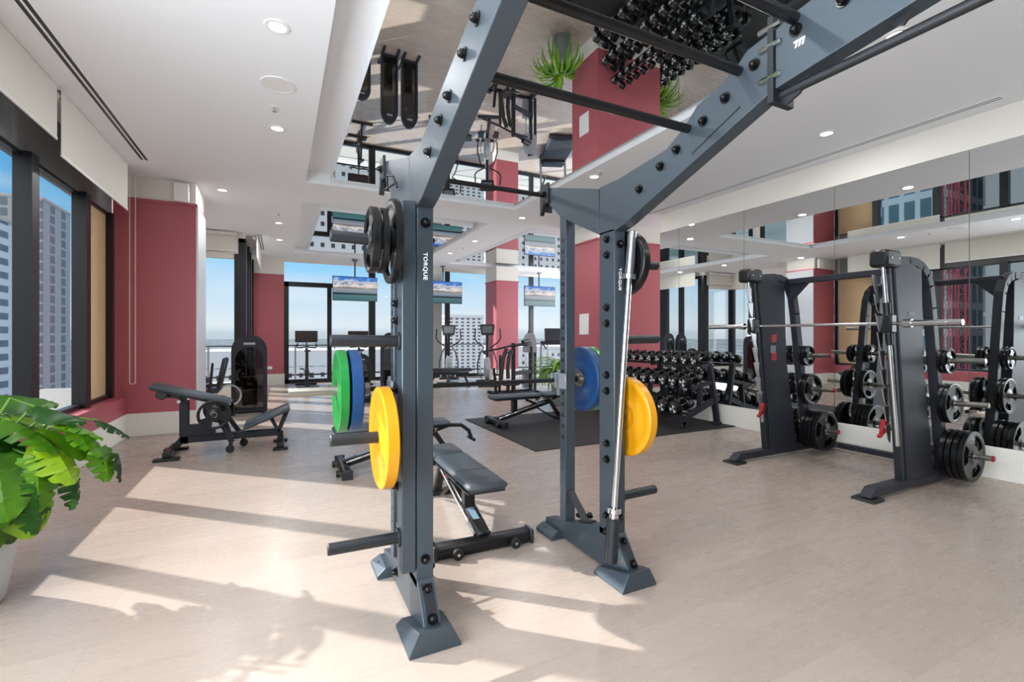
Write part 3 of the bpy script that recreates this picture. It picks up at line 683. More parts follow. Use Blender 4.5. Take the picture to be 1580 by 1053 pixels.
def bolt(p, d):
    global BOLT
    if BOLT is None:
        q = MB(); q.lathe((0, 0, 0), (0, 0, 1), [(0, .023), (.005, .023)], 20); q.lathe((0, 0, .005), (0, 0, 1), [(0, .017), (.010, .017)], 6); q.lathe((0, 0, .015), (0, 0, 1), [(0, .014), (.006, .0125), (.010, .009), (.0125, .004), (.013, 0)], 18)
        BOLT = q.build('bolt', mat('black_oxide_bolt', (16, 17, 19), .22, .4), rack); o = BOLT
    else:
        o = BOLT.copy(); COL.objects.link(o); o.parent = rack
    o.location = p; o.rotation_euler = Vector(d).to_track_quat('Z', 'Y').to_euler()
side_frame(XLF, -1); side_frame(XRF, 1)
BEAM = [(1.895, 2.11), (1.745, 2.18), (1.64, 2.225), (1.485, 2.295), (1.37, 2.345), (1.235, 2.415)]
for xc in (XLF, XRF):
    for y, z in BEAM:
        bolt((xc - HW, y, z), (-1, 0, 0)); bolt((xc + HW, y, z), (1, 0, 0))
    bolt((xc - HW, 1.07, 2.455), (-1, 0, 0)); bolt((xc - HW, .91, 2.46), (-1, 0, 0))
for z in (1.90, 1.81, 1.51, 1.42, 1.125, 1.035, .735, .645, .325, .235):
    bolt((XRF - HW, 2.165, z), (-1, 0, 0))
for z in (1.80, .36, .9, .26):
    bolt((XLF + HW, 2.165, z), (1, 0, 0))
for xc in (XLF, XRF):
    bolt((xc, 2.10, 1.865), (0, -1, 0)); bolt((xc, 2.10, .33), (0, -1, 0)); bolt((xc, 2.068, .205), (0, -1, .6)); bolt((xc, 1.988, .115), (0, -1, .6))
    bolt((xc, 2.50, .20), (0, -.3, 1)); bolt((xc, 2.39, .235), (0, -.3, 1))
for z in (1.50, 1.42, 1.1, .65, .25): bolt((.486, 2.20, z), (-1, 0, 0))
# extra storage channel on the outside of the left frame
q = MB(); q.box(.487, .551, 2.10, 2.20, .28, 1.96, .004); q.build('storage_channel', STEEL, rack)
q = MB(); q.box(.486, .554, 2.12, 2.16, .30, .42); q.build('channel_bracket', STEELD, rack, 0)
# storage pegs
for x0, x1, z in ((.487, .19, 1.775), (.487, .19, 1.325), (.487, .19, .895), (.487, .18, .43), (1.749, 2.03, 1.765), (1.749, 2.035, 1.325), (1.749, 1.93, .885), (1.749, 2.015, .425)):
    q = MB(); q.cyl((x0, 2.15, z), (x1, 2.15, z + .004), .0255, 24, .004); q.cyl((x0, 2.15, z), (x0 + (.012 if x1 > x0 else -.012), 2.15, z), .042, 20, .002); q.build('weight_peg', STEELD, rack)
# cross bars between the beams and the rear tie
for y, z, r in ((1.075, 2.50, .021), (1.305, 2.425, .019), (1.57, 2.295, .019)):
    q = MB(); q.cyl((XLF + HW - .01, y, z), (XRF - HW + .01, y, z), r, 18, .002); q.build('cross_bar', BLACK, rack)
q = MB(); q.cyl((XLF, 2.86, 2.335), (XRF, 2.86, 2.335), .016, 18, .002); q.build('cross_bar', BLACK, rack)
for xc in (XLF, XRF):
    q = MB(); q.box(xc - .055, xc - HW - .001, 2.80, 2.90, 2.27, 2.41, .002); q.box(xc - .055, xc + HW, 2.895, 2.91, 2.23, 2.41, .002); q.bar((xc - .045, 2.86, 2.30), (xc - .045, 2.90, 2.20), .03, .02); q.build('hanger_bracket', STEELD, rack)
    bolt((xc - .056, 2.85, 2.34), (-1, 0, 0))
q = MB(); q.tube([(XLF - .07, 2.60, 2.14), (XLF - .08, 2.56, 2.21), (XLF - .06, 2.5, 2.19), (XLF - .05, 2.45, 2.12)], .006, 8); q.tube([(XLF - .085, 2.62, 2.145), (XLF - .05, 2.47, 2.15)], .006, 8); q.build('band_hook', BLACK, rack)
# J-cups holding the bar on the far side
for xc in (XLF, XRF):
    q = MB(); q.box(xc - HW - .012, xc - HW, 2.585, 2.72, 1.0, 1.10, .002); q.box(xc - HW - .012, xc + HW + .012, 2.676, 2.688, .95, 1.12, .002); q.box(xc - .03, xc + .03, 2.688, 2.80, 1.012, 1.028, .002); q.box(xc - .03, xc + .03, 2.79, 2.803, 1.012, 1.09, .002)
    q.build('j_cup', mat('light_grey_cast_hook', (150, 158, 166), .35, .5), rack)
# lettering
DN = Matrix(((0, -1, 0, 0), (0, 0, 1, 0), (-1, 0, 0, 0), (0, 0, 0, 1)))
for xc, zz in ((XLF, 1.667), (XRF, 1.667)):
    # front face looks towards -Y; the word reads downwards
    M_ = Matrix.Translation((xc, 2.0985, zz)) @ Matrix(((0, 1, 0, 0), (0, 0, -1, 0), (-1, 0, 0, 0), (0, 0, 0, 1)))
    text_mesh('lettering', 'TORQUE', .026, WHITE, rack, M_, .0005, (1.12, 1.0))
def mark(xc, y, z, s, tilt):
    q = MB()
    for k in range(3):
        q.prism([(y + s * (.5 - .42 * k), z - s * .3), (y + s * (.26 - .42 * k), z - s * .3), (y + s * (.05 - .42 * k), z + s * .55), (y + s * (.29 - .42 * k), z + s * .55)], 'yz', xc - .0012, xc)
    q.prism([(y - s * .75, z + s * .55), (y + s * .6, z + s * .55), (y + s * .66, z + s * .34), (y - s * .69, z + s * .34)], 'yz', xc - .0013, xc)
    q.build('logo_mark', WHITE, rack, 0)
mark(XRF - HW, 1.06, 2.40, .030, 0); mark(XRF - .006, 1.12, 2.30, .022, 0); pass
# landmine tube for the leaning bar
def along(p, q_, t): return tuple(a + (b - a) * t for a, b in zip(p, q_))
LB0, LB1 = (1.603, 2.045, .125), (1.752, 2.045, 1.93)
q = MB(); L_ = 1.81
q.cyl(LB0, along(LB0, LB1, .13), .036, 26, .004); q.build('bar_holder', STEELD, rack)
q = MB(); q.cyl((1.615, 2.045, .30), (1.66, 2.12, .30), .02, 12); q.cyl((1.608, 2.045, .18), (1.66, 2.12, .18), .02, 12); q.build('holder_bracket', STEELD, rack)

# ================================================================= PLATES AND BARS
def bumper(name, R, th, m, label, loc, group, mm=None, ri=.026, grooves=True):
    t = thing(name, label, 'weight plate', loc, 0, group)
    h = th / 2
    if grooves: pr = [(-h * .75, ri + .03), (-h * .75, R * .30), (-h, R * .34), (-h, R * .44), (-h * .8, R * .48), (-h * .72, R * .80), (-h, R * .87), (-h, R * .965), (-h * .8, R), (h * .8, R), (h, R * .965), (h, R * .87), (h * .72, R * .80), (h * .8, R * .48), (h, R * .44), (h, R * .34), (h * .75, R * .30), (h * .75, ri + .03)]
    else: pr = [(-h, ri + .03), (-h, R * .96), (-h * .7, R), (h * .7, R), (h, R * .96), (h, ri + .03)]
    q = MB(); q.ring((0, 0, 0), (1, 0, 0), pr, 64); q.build('disc', m, t)
    q = MB(); q.ring((0, 0, 0), (1, 0, 0), [(-h * .9, ri), (-h * .9, ri + .032), (h * .9, ri + .032), (h * .9, ri)], 32); q.build('hub', mm or STEELB, t)
    return t
def disc_letters(t, R, th, txt, size, m):
    for s_ in (-1, 1):
        M_ = Matrix.Translation((-th / 2 * 1.0, 0, s_ * R * .64)) @ Matrix(((0, 0, -1, 0), (-1, 0, 0, 0), (0, 1, 0, 0), (0, 0, 0, 1))) @ (Matrix.Rotation(PI, 4, 'Z') if s_ < 0 else Matrix.Identity(4))
        text_mesh('lettering', txt, size, m, t, M_, .0006)
bumper('bumper_plate', .225, .055, YELLOW, 'yellow bumper plate on the lower left peg of the rack', (.415, 2.15, .895), 'yellow bumper plates', YELLOW)
bumper('bumper_plate', .225, .055, YELLOW, 'yellow bumper plate on the right side peg of the rack', (1.80, 2.15, .885), 'yellow bumper plates', YELLOW)
BX, BY, BZ = 1.1525, 2.745, 1.047   # racked barbell centre
bumper('bumper_plate', .225, .05, GREEN, 'green bumper plate outermost on the left end of the racked barbell', (BX - .855, BY, BZ), 'green bumper plates')
bumper('bumper_plate', .225, .06, BLUE, 'blue bumper plate inside the green one on the left end of the racked barbell', (BX - .79, BY, BZ), 'blue bumper plates')
bumper('bumper_plate', .225, .06, BLUE, 'blue bumper plate innermost on the right end of the racked barbell', (BX + .75, BY, BZ), 'blue bumper plates')
bumper('bumper_plate', .225, .05, GREEN, 'green bumper plate outermost on the right end of the racked barbell', (BX + .81, BY, BZ), 'green bumper plates')
def barbell(label, loc, r=.0145, rs=.025, L=2.2, gloss=CHROME, sl=STEELB, slv=.415):
    t = thing('barbell', label, 'barbell', loc)
    h = L / 2
    q = MB(); q.cyl((-h + slv, 0, 0), (h - slv, 0, 0), r, 16, .001); q.build('shaft', gloss, t)
    for s_ in (-1, 1):
        q = MB(); q.cyl((s_ * (h - slv), 0, 0), (s_ * h, 0, 0), rs, 26, .003); sv = q.build('sleeve', sl, t)
        q = MB(); q.cyl((s_ * (h - slv), 0, 0), (s_ * (h - slv + .03), 0, 0), rs + .012, 26, .003); q.build('collar', sl, sv)
    return t
barbell('barbell racked behind the uprights carrying green and blue plates', (BX, BY, BZ), gloss=BLACK, L=2.23)
b = barbell('silver barbell standing upright, leaning in the tube on the right rack post', (0, 0, 0), r=.0165, rs=.026, L=1.79, sl=CHROME, slv=.27)
dv = (Vector(LB1) - Vector(LB0)).normalized(); b.rotation_euler = dv.to_track_quat('X', 'Y').to_euler(); b.location = Vector(LB1) - dv * .895
for s_ in (0,):
    pass

def grip_plate(R, th, n=48):
    """tri-grip plate: three kidney openings between hub and rim; axis along Y"""
    q = MB(); rad = [.026, R * .22, R * .30, R * .46, R * .70, R * .82, R * .93, R]
    hs = [1.0, 1.0, .62, .62, .62, .62, 1.0, .8]
    hole = lambda i, j: (3 <= j < 4 or j == 4) and ((i % (n // 3)) < int(n // 3 * .52)) and rad[j] > R * .4
    idx = {}
    for sgn in (0, 1):
        for j, r in enumerate(rad):
            for i in range(n):
                a = 2 * PI * i / n + .35; idx[(sgn, j, i)] = len(q.v)
                q.v.append((r * math.cos(a), (th / 2 * hs[j]) * (1 if sgn else -1), r * math.sin(a)))
    for j in range(len(rad) - 1):
        for i in range(n):
            i2 = (i + 1) % n
            if hole(i, j):
                continue
            q.f.append([idx[(0, j, i)], idx[(0, j, i2)], idx[(0, j + 1, i2)], idx[(0, j + 1, i)]])
            q.f.append([idx[(1, j, i)], idx[(1, j + 1, i)], idx[(1, j + 1, i2)], idx[(1, j, i2)]])
            for (dj, a_, b_) in ((-1, (j, i), (j, i2)), (1, (j + 1, i2), (j + 1, i))):
                jj = j + dj
                if jj < 0 or jj >= len(rad) - 1 or hole(i, jj):
                    q.f.append([idx[(0, *a_)], idx[(1, *a_)], idx[(1, *b_)], idx[(0, *b_)]])
            for (ni, a_, b_) in (((i - 1) % n, (j, i), (j + 1, i)), (i2, (j, i2), (j + 1, i2))):
                if hole(ni, j): q.f.append([idx[(0, *a_)], idx[(1, *a_)], idx[(1, *b_)], idx[(0, *b_)]])
    q.mi = [0] * len(q.f)
    return q
PL = {}
def black_plate(R, th, label, loc, rz, group, num=None):
    key = (R, th)
    if key not in PL:
        t = thing('weight_plate', label, 'weight plate', loc, rz, group)
        grip_plate(R, th).build('disc', RUBBERG, t)
        q = MB(); q.ring((0, 0, 0), (0, 1, 0), [(-th / 2 - .001, .026), (-th / 2 - .001, .036), (th / 2 + .001, .036), (th / 2 + .001, .026)], 24); q.build('hub', STEELB, t)
        if R > .15:
            M_ = Matrix.Translation((0, -th / 2 * .62 - .0006, R * .57)) @ Matrix(((1, 0, 0, 0), (0, 0, -1, 0), (0, 1, 0, 0), (0, 0, 0, 1)))
            text_mesh('lettering', {.225: '45', .18: '25'}.get(R, '10'), R * .22, GREYP, t, Matrix.Translation((0, 0, 0)) @ M_, .0005)
        PL[key] = t; return t
    return copy_tree(PL[key], loc, rz, label, group)
# black plates on the rack (axis turned to X)
G1 = 'black plates on the top pegs of the rack'
black_plate(.19, .032, 'large black plate innermost on the top left peg of the rack', (.452, 2.15, 1.775), PI / 2, G1)
black_plate(.145, .028, 'medium black plate in the middle of the top left peg', (.405, 2.15, 1.775), PI / 2, G1)
black_plate(.146, .034, 'black grip plate outermost on the top left peg of the rack', (.365, 2.15, 1.775), PI / 2, G1)
bumper('weight_plate', .185, .05, RUBBERG, 'glossy black dished plate on the top right peg of the rack', (1.79, 2.15, 1.765), G1, BLACK)

# ================================================================= SMITH MACHINE
sm = thing('smith_machine', 'charcoal smith machine with two leaning towers against the mirror wall', 'smith machine', (0, 0, 0))
def smith_side(yc, out, far):
    # out: direction (+1/-1) pointing away from the machine's middle
    q = MB(); q.prism([(4.28, .03), (4.36, .10), (5.95, .10), (6.0, .03)], 'xz', yc - .045, yc + .045); bb = q.build('base_beam', SMITHM, sm, 0, .004)
    q = MB(); q.prism([(4.24, 0), (4.25, .018), (4.40, .025), (4.40, 0)], 'xz', yc - .085, yc + .085); q.build('rubber_foot', RUBBER, sm, 0); q = MB(); q.prism([(5.90, 0), (5.90, .03), (6.02, .03), (6.02, 0)], 'xz', yc - .06, yc + .06); q.build('rubber_foot', RUBBER, sm, 0)
    # tower: broad leaning fairing
    q = MB(); q.prism([(4.86, .10), (5.30, .10), (5.12, 1.08), (5.10, 1.55), (5.085, 1.93), (4.78, 2.0), (4.70, 1.99), (4.64, 1.93)], 'xz', yc - .045, yc + .045); q.build('tower', SMITHM, sm, 0, .006)
    q = MB(); q.prism([(4.80, .10), (4.87, .10), (4.655, 1.92), (4.59, 1.92)], 'xz', yc - .03, yc + .03); q.build('rail_housing', STEELD, sm, 0, .003)
    # hoop
    pts = [(4.72, yc, 1.985), (4.9, yc, 2.0), (5.03, yc, 1.995), (5.14, yc, 1.965), (5.235, yc, 1.90), (5.29, yc, 1.80), (5.33, yc, 1.6), (5.46, yc, .75), (5.56, yc, .12)]
    q = MB()
    for a, b_ in zip(pts[:-1], pts[1:]): q.bar(a, b_, .075, .085, .006, up=(1, 0, .3), ext=.012)
    q.build('rear_hoop', SMITHM, sm)
    q = MB(); q.cyl((4.525, yc - .012, 1.94), (4.755, yc - .012, .40), .0165, 18, .002); q.build('guide_rod', CHROME, sm)
    q = MB(); q.box(4.43, 4.66, yc - .09, yc + .05, 1.92, 2.06, .02); c_ = q.build('top_cap', BLACK, sm)
    q = MB(); 
    for dx in (4.49, 4.60): q.cyl((dx, yc - .091, 1.99), (dx, yc - .097, 1.99), .009, 12, 0)
    q.build('cap_bolt', CHROME, c_)
    # saw-tooth catch plate on the inner front edge
    poly = []; zz = 1.88
    q = MB()
    for k in range(9):
        z0 = 1.86 - k * .16; x0 = 4.50 + (1.9 - z0) * .155
        q.prism([(x0, z0), (x0 - .05, z0 + .0), (x0 - .04, z0 - .03), (x0 - .005, z0 - .13), (x0 + .03, z0 - .16), (x0 + .035, z0)], 'xz', yc - out * .034 - .004, yc - out * .034 + .004)
    q.build('catch_plate', CHROME, sm, 0)
    q = MB(); q.bar((4.70, yc - out * .06, .62), (4.66, yc - out * .06, .50), .035, .045, .008); q.bar((4.66, yc - out * .06, .50), (4.61, yc - out * .06, .48), .03, .03, .006); q.build('safety_stop', REDP, sm)
    # carriage on the rod
    q = MB(); q.box(4.565, 4.655, yc - .055, yc + .04, 1.37, 1.53, .012); q.cyl((4.592, yc - .012, 1.53), (4.578, yc - .012, 1.63), .026, 14); q.cyl((4.628, yc - .012, 1.27), (4.612, yc - .012, 1.37), .026, 14); q.build('carriage', BLACK, sm)
    for z in (1.12, .735, .27):
        xh = 5.33 + (1.6 - z) * .153
        for s_ in (-1, 1):
            q = MB(); q.cyl((xh, yc + s_ * .04, z), (xh, yc + s_ * .36, z + .012), .024, 20, .003); q.cyl((xh, yc + s_ * .04, z), (xh, yc + s_ * .055, z), .045, 20, .003); pg = q.build('plate_peg', STEELB, sm)
            if not (s_ < 0 and z > .3 and yc < 3):
                q = MB(); q.cyl((xh, yc + s_ * .355, z + .012), (xh, yc + s_ * .372, z + .012), .0255, 20, .004); q.build('end_cap', REDP, pg)
SY0, SY1 = 2.17, 3.43
smith_side(SY0, -1, False); smith_side(SY1, 1, True)
q = MB(); q.cyl((4.63, 1.68, 1.452), (4.63, 2.02, 1.452), .025, 26, .003); q.cyl((4.63, 3.58, 1.452), (4.63, 4.02, 1.452), .025, 26, .003)
q.cyl((4.63, 2.0, 1.452), (4.63, 2.06, 1.452), .035, 22, .003); q.cyl((4.63, 3.54, 1.452), (4.63, 3.6, 1.452), .035, 22, .003)
q.cyl((4.63, 2.05, 1.452), (4.63, 3.55, 1.452), .014, 18, .001); q.build('lifting_bar', CHROME, sm)
q = MB(); q.bar((5.20, SY0, 1.96), (5.20, SY1, 1.96), .085, .06, .006)
for y, d_ in ((SY0, 1), (SY1, -1)): q.prism([(y + d_ * .03, 1.93), (y + d_ * .22, 1.93), (y + d_ * .03, 1.74)], 'yz', 5.19, 5.25)
q.build('top_tie', SMITHM, sm, 0)
q = MB(); q.bar((5.88, SY0, .065), (5.88, SY1, .065), .07, .06, .006); q.bar((5.72, SY1 - .0, .07), (5.86, SY1 - .18, .07), .06, .06, .004); q.bar((5.72, SY0, .07), (5.86, SY0 + .18, .07), .06, .06, .004); q.build('rear_tie', SMITHM, sm)
for yc, s_ in ((SY0, -1), (SY1, -1)):
    q = MB(); q.box(4.86, 4.97, yc - .0475, yc - .0455, 1.52, 1.56) if yc == SY0 else q.box(4.84, 4.93, yc - .0475, yc - .0455, 1.16, 1.24)
    q.build('label_plate', GREYP, sm, 0)
q = MB()
for z0 in (1.28, 1.08):
    for k in range(4): q.box(4.86, 4.94, SY1 - .048, SY1 - .0455, z0 + k * .022, z0 + k * .022 + .014)
q.build('warning_label', mat('red_warning_print', (196, 60, 60), .5), sm, 0)

GP = 'black plates on the smith machine pegs'
for (yc, tw) in ((SY0, 'near'), (SY1, 'far')):
    for s_ in (-1, 1):
        side = {-1: 'viewer side', 1: 'window side'}[s_] if False else {(-1, 'near'): 'outer', (1, 'near'): 'inner', (-1, 'far'): 'inner', (1, 'far'): 'outer'}[(s_, tw)]
        for (z, pn, R, th, n_) in ((1.12, 'top', .115, .030, 2), (.735, 'middle', .18, .034, 2), (.27, 'bottom', .225, .042, 4 if (s_ < 0) else 3)):
            xh = 5.33 + (1.6 - z) * .153
            if s_ > 0 and pn != 'top': n_ = max(2, n_ - 1)
            for k in range(n_):
                y = yc + s_ * (.06 + th * .55 + k * (th + .004))
                pos = 'outermost' if k == n_ - 1 else ('innermost' if k == 0 else ['second', 'third'][k - 1])
                sz = {'top': 'small', 'middle': 'medium', 'bottom': 'large'}[pn]
                black_plate(R, th, '%s black plate %s on the %s %s peg of the %s smith tower' % (sz, pos, side, pn, tw), (xh, y, z), 0 if s_ < 0 else PI, GP)

# ================================================================= DUMBBELLS
m = MB(); m.box(2.66, 6.04, 4.78, 5.55, 0, .012, .003); m.box(2.66, 6.04, 5.556, 6.33, 0, .012, .003); m.box(2.66, 6.02, 6.336, 7.10, 0, .012, .003)
o = m.build('rubber_floor_mat', RUBBER, None, 0); tag(o, 'large black rubber floor mat under the dumbbell rack and the middle bench', 'floor mat')
dr = thing('dumbbell_rack', 'black three-tier dumbbell rack along the mirror wall', 'dumbbell rack', (0, 0, .012))
YD0, YD1 = 5.03, 7.12
TI = [(5.70, .985), (5.50, .675), (5.31, .30)]
for y in (YD0, 6.08, YD1):
    q = MB(); q.bar((5.22, y, .05), (5.42, y, .20), .05, .07, .005); q.bar((5.24, y, .0), (5.26, y, .09), .05, .06, .004); q.bar((5.36, y, .17), (5.98, y, .40), .055, .09, .006); q.bar((5.95, y, .02), (5.80, y, .90), .055, .09, .006); q.bar((5.58, y, .27), (5.60, y, .60), .05, .08, .005)
    q.bar((5.42, y, .56), (5.84, y, .64), .05, .06, .005); q.bar((5.62, y, .87), (5.84, y, .90), .05, .06, .005); q.box(5.86, 6.0, y - .05, y + .05, 0, .03, .003); q.build('end_frame', SMITHM, dr)
for x, z in TI:
    q = MB(); 
    for dx in (-.085, .085):
        q.bar((x + dx, YD0 - .03, z - .085 + dx * .25), (x + dx, YD1 + .03, z - .085 + dx * .25), .03, .025, .003)
    q.bar((x, YD0, z - .105), (x, YD1, z - .105), .10, .03, .003); q.build('tier_rail', BLACK, dr)
def dumbbell(R, Lh, label, loc, group):
    t = thing('dumbbell', label, 'dumbbell', loc, 0, group)
    q = MB(); q.cyl((-.065, 0, 0), (.065, 0, 0), .016, 14, .001); q.build('handle', CHROME, t)
    for s_ in (-1, 1):
        x0, x1 = s_ * .062, s_ * (.062 + Lh)
        q = MB(); q.lathe((x0, 0, 0), (s_, 0, 0), [(0, R * .86), (.012, R), (Lh - .014, R), (Lh - .003, R * .9), (Lh, R * .82), (Lh - .004, R * .78), (Lh - .004, 0)], 28); h = q.build('head', RUBBERG, t)
        q = MB(); X = x1 + s_ * -.0025
        for a in (PI / 2, PI / 2 + 2 * PI / 3, PI / 2 + 4 * PI / 3):
            c_, d_ = math.cos(a), math.sin(a)
            q.prism([(R * .12 * c_ - R * .13 * d_, R * .12 * d_ + R * .13 * c_), (R * .12 * c_ + R * .13 * d_, R * .12 * d_ - R * .13 * c_), (R * .66 * c_ + R * .27 * d_, R * .66 * d_ - R * .27 * c_), (R * .66 * c_ - R * .27 * d_, R * .66 * d_ + R * .27 * c_)], 'yz', min(X, X - s_ * .001), max(X, X - s_ * .001))
        q.build('logo', WHITE, h, 0)
        q = MB(); q.ring((X - s_ * .001, 0, 0), (s_, 0, 0), [(0, R * .70), (0, R * .75), (.0015, R * .75), (.0015, R * .70)], 28); q.build('ring', GREYP, h)
    return t
rnd = random.Random(3)
for ti, ((x, z), (R, n_, nm_)) in enumerate(zip(TI, ((.068, 11, 'top'), (.085, 10, 'middle'), (.090, 9, 'bottom')))):
    first = None; pitch = (YD1 - YD0 - .18) / (n_ - 1)
    for k in range(n_):
        y = YD0 + .09 + k * pitch; rr = R * (1.0 - .012 * k); lab = 'black round dumbbell %s from the near end on the %s tier of the rack' % (ORD[k] if k else 'first', nm_)
        if first is None:
            first = dumbbell(R, (.10 if ti == 0 else .12), lab, (x, y, z + .02), 'dumbbells on the %s tier' % nm_); o = first
        else: o = copy_tree(first, (x, y, z + .02), 0, lab)
        s_ = 1 - .012 * k; o.scale = (s_, s_, s_); o.rotation_euler = (rnd.uniform(0, 6.28), math.radians(-14), 0)
# ================================================================= BENCHES
def bench():
    """front end (long back pad) at local y=0, rear (seat, handle) towards +y"""
    t = thing('adjustable_bench', 'x', 'weight bench')
    q = MB(); q.box(-.135, .135, -.10, .72, .385, .445, .028); q.build('back_pad', PAD, t, 50)
    q = MB(); q.box(-.112, .112, .03, .036, .440, .4462); q.box(-.112, .112, .23, .235, .440, .4462); q.build('pad_seam', PADB, t, 0)
    q = MB(); q.box(-.135, .135, .77, 1.08, .385, .445, .028); q.build('seat_pad', PAD, t, 50)
    q = MB(); q.box(-.125, .125, -.06, .70, .372, .386, .003); q.box(-.125, .125, .78, 1.06, .372, .386, .003); q.build('pad_board', BLACK, t)
    q = MB(); q.bar((0, .0, .075), (0, .93, .31), .07, .075, .008); q.build('spine', BLACK, t)
    for s_ in (-1, 1):
        q = MB(); q.cyl((s_ * .05, .02, .095), (s_ * .05, .80, .30), .011, 12, .001); q.build('side_tube', CHROME, t)
    q = MB(); q.bar((0, .30, .15), (0, .30, .372), .075, .08, .006); q.build('front_post', BLACK, t)
    q = MB(); q.box(-.32, .32, -.045, .045, .0, .085, .018); fb = q.build('foot_bar', BLACK, t, 50)
    for s_ in (-1, 1):
        q = MB(); q.cyl((s_ * .19, -.055, .035), (s_ * .19, -.085, .035), .032, 18, .003); q.build('wheel', RUBBER, t)
        q = MB(); q.cyl((s_ * .19, -.04, .035), (s_ * .19, -.092, .035), .009, 10); q.build('wheel_axle', CHROME, t)
        q = MB(); q.box(s_ * .32 - .012, s_ * .32 + .012, -.05, .05, 0, .088, .004); q.build('end_cap', PADB, t)
    q = MB(); q.box(-.02, .02, .17, .29, .1425, .16); M_ = None
    q = MB(); q.bar((0, .13, .145), (0, .27, .181), .045, .004, .001); q.build('badge', mat('blue_grey_badge', (128, 160, 176), .4), t)
    q = MB()
    for a in range(7):
        an = math.radians(20 + a * 14); q.cyl((-.03, .83 + .16 * math.cos(an) * -1, .22 + .13 * math.sin(an)), (.03, .83 - .16 * math.cos(an), .22 + .13 * math.sin(an)), .010, 8)
    q.bar((0, .66, .27), (0, .72, .37), .05, .03, .003); q.bar((0, .90, .30), (0, .95, .375), .06, .05, .003); q.build('adjustment_ladder', CHROME, t)
    q = MB(); q.bar((-.045, .52, .34), (-.045, .74, .25), .015, .03, .002); q.bar((.045, .52, .34), (.045, .74, .25), .015, .03, .002); q.build('adjustment_arm', BLACK, t)
    q = MB(); q.sphere((-.07, .56, .33), .018, 8); q.cyl((-.07, .56, .33), (-.03, .56, .33), .007, 8); q.build('red_knob', REDP, t)
    q = MB(); q.bar((0, .93, .31), (0, 1.12, .03), .06, .05, .006); q.build('rear_leg', BLACK, t)
    q = MB(); q.box(-.17, .17, 1.08, 1.15, 0, .05, .012); q.build('rear_foot', BLACK, t)
    q = MB(); q.tube([(0, .95, .33), (0, 1.10, .37), (0, 1.24, .36), (0, 1.33, .29), (0, 1.36, .20)], .022, 12); q.tube([(-.09, 1.36, .20), (.09, 1.36, .20)], .018, 12); q.build('rear_handle', BLACK, t)
    q = MB(); q.bar((0, .62, .26), (0, 1.0, .03), .03, .02, .003); q.build('support_strut', BLACK, t)
    return t
b0 = bench(); b0.location = (1.150, 2.74, 0); b0.rotation_euler = (0, 0, math.radians(-2)); b0['group'] = 'adjustable benches'
b0['label'] = 'grey padded adjustable bench standing inside the power rack'
copy_tree(b0, (.56, 4.93, 0), math.radians(-90), 'adjustable bench behind the left rack post, its pad partly hidden by the coloured plates')
copy_tree(b0, (2.90, 6.42, .012), math.radians(-90), 'adjustable bench on the black floor mat beyond the rack')

# ================================================================= HIP THRUST BENCH (left)
t = thing('hip_thrust_machine', 'black plate-loaded hip thrust bench with tilted pad in front of the big red column', 'gym machine', (0, 6.45, 0))
q = MB(); q.bar((-1.28, 0, .80), (-.52, 0, .565), .36, .055, .022, up=(.3, 0, 1)); q.build('long_pad', PAD, t, 50)
q = MB(); q.bar((-1.26, 0, .765), (-.54, 0, .54), .30, .02, .003, up=(.3, 0, 1)); q.build('pad_board', BLACK, t)
q = MB(); q.bar((-.98, 0, .12), (-.98, 0, .70), .08, .09, .006, up=(1, 0, 0)); q.build('front_post', SMITHM, t)
q = MB(); q.box(-1.02, .0, -.04, .04, .13, .21, .006); q.prism([(-.94, .21), (-.94, .33), (-.84, .33), (-.68, .24), (-.68, .21)], 'xz', -.05, .05); q.build('main_beam', SMITHM, t)
q = MB(); q.bar((-1.0, 0, .17), (-1.10, 0, .05), .07, .07, .006); q.box(-1.14, -1.06, -.27, .27, .03, .09, .008)
for y in (-.27, .27): q.box(-1.22, -.98, y - .045, y + .045, 0, .03, .008)
q.build('front_foot', BLACK, t)
q = MB(); q.box(-.04, .04, -.27, .27, .03, .09, .008); q.box(-.08, .08, -.30, -.2, 0, .03, .004); q.box(-.08, .08, .2, .30, 0, .03, .004); q.box(-.03, .03, -.03, .03, .05, .18); q.build('rear_foot', BLACK, t)
q = MB(); q.bar((-.38, 0, .275), (.10, 0, .475), .46, .045, .010, up=(-.3, 0, 1)); q.build('foot_plate', PAD, t, 50)
q = MB(); q.bar((-.02, -.07, .18), (-.10, -.07, .36), .03, .04); q.bar((-.02, .07, .18), (.08, .07, .44), .03, .04); q.bar((-.02, -.07, .18), (.08, -.07, .44), .03, .04); q.build('foot_plate_bracket', SMITHM, t)
q = MB(); q.bar((-.50, -.16, .12), (-.66, -.12, .47), .05, .05, .005); q.bar((-.44, .14, .17), (-.62, .12, .47), .05, .05, .005); q.cyl((-.67, -.34, .46), (-.67, .34, .46), .024, 18, .003); q.bar((-.60, -.12, .46), (-.52, -.12, .17), .05, .05, .004); q.build('lever_arm', SMITHM, t)
q = MB(); q.cyl((-.52, -.18, .045), (-.52, -.14, .045), .045, 18); q.bar((-.52, -.16, .05), (-.50, -.16, .2), .04, .05); q.build('transport_wheel', RUBBER, t)
q = MB(); q.cyl((-.40, .14, .045), (-.40, .18, .045), .045, 18); q.bar((-.40, .16, .05), (-.42, .14, .2), .04, .05); q.build('transport_wheel', RUBBER, t)
q = MB(); q.cyl((-1.17, -.14, .70), (-1.17, .14, .70), .055, 18); q.bar((-1.17, 0, .69), (-1.0, 0, .66), .05, .06); q.build('roller_pad', PADB, t)
q = MB(); q.cyl((-1.02, -.06, .61), (-1.02, -.09, .61), .022, 14); q.cyl((-.93, -.05, .64), (-.93, -.08, .64), .018, 12); q.build('pivot_bolt', CHROME, t)
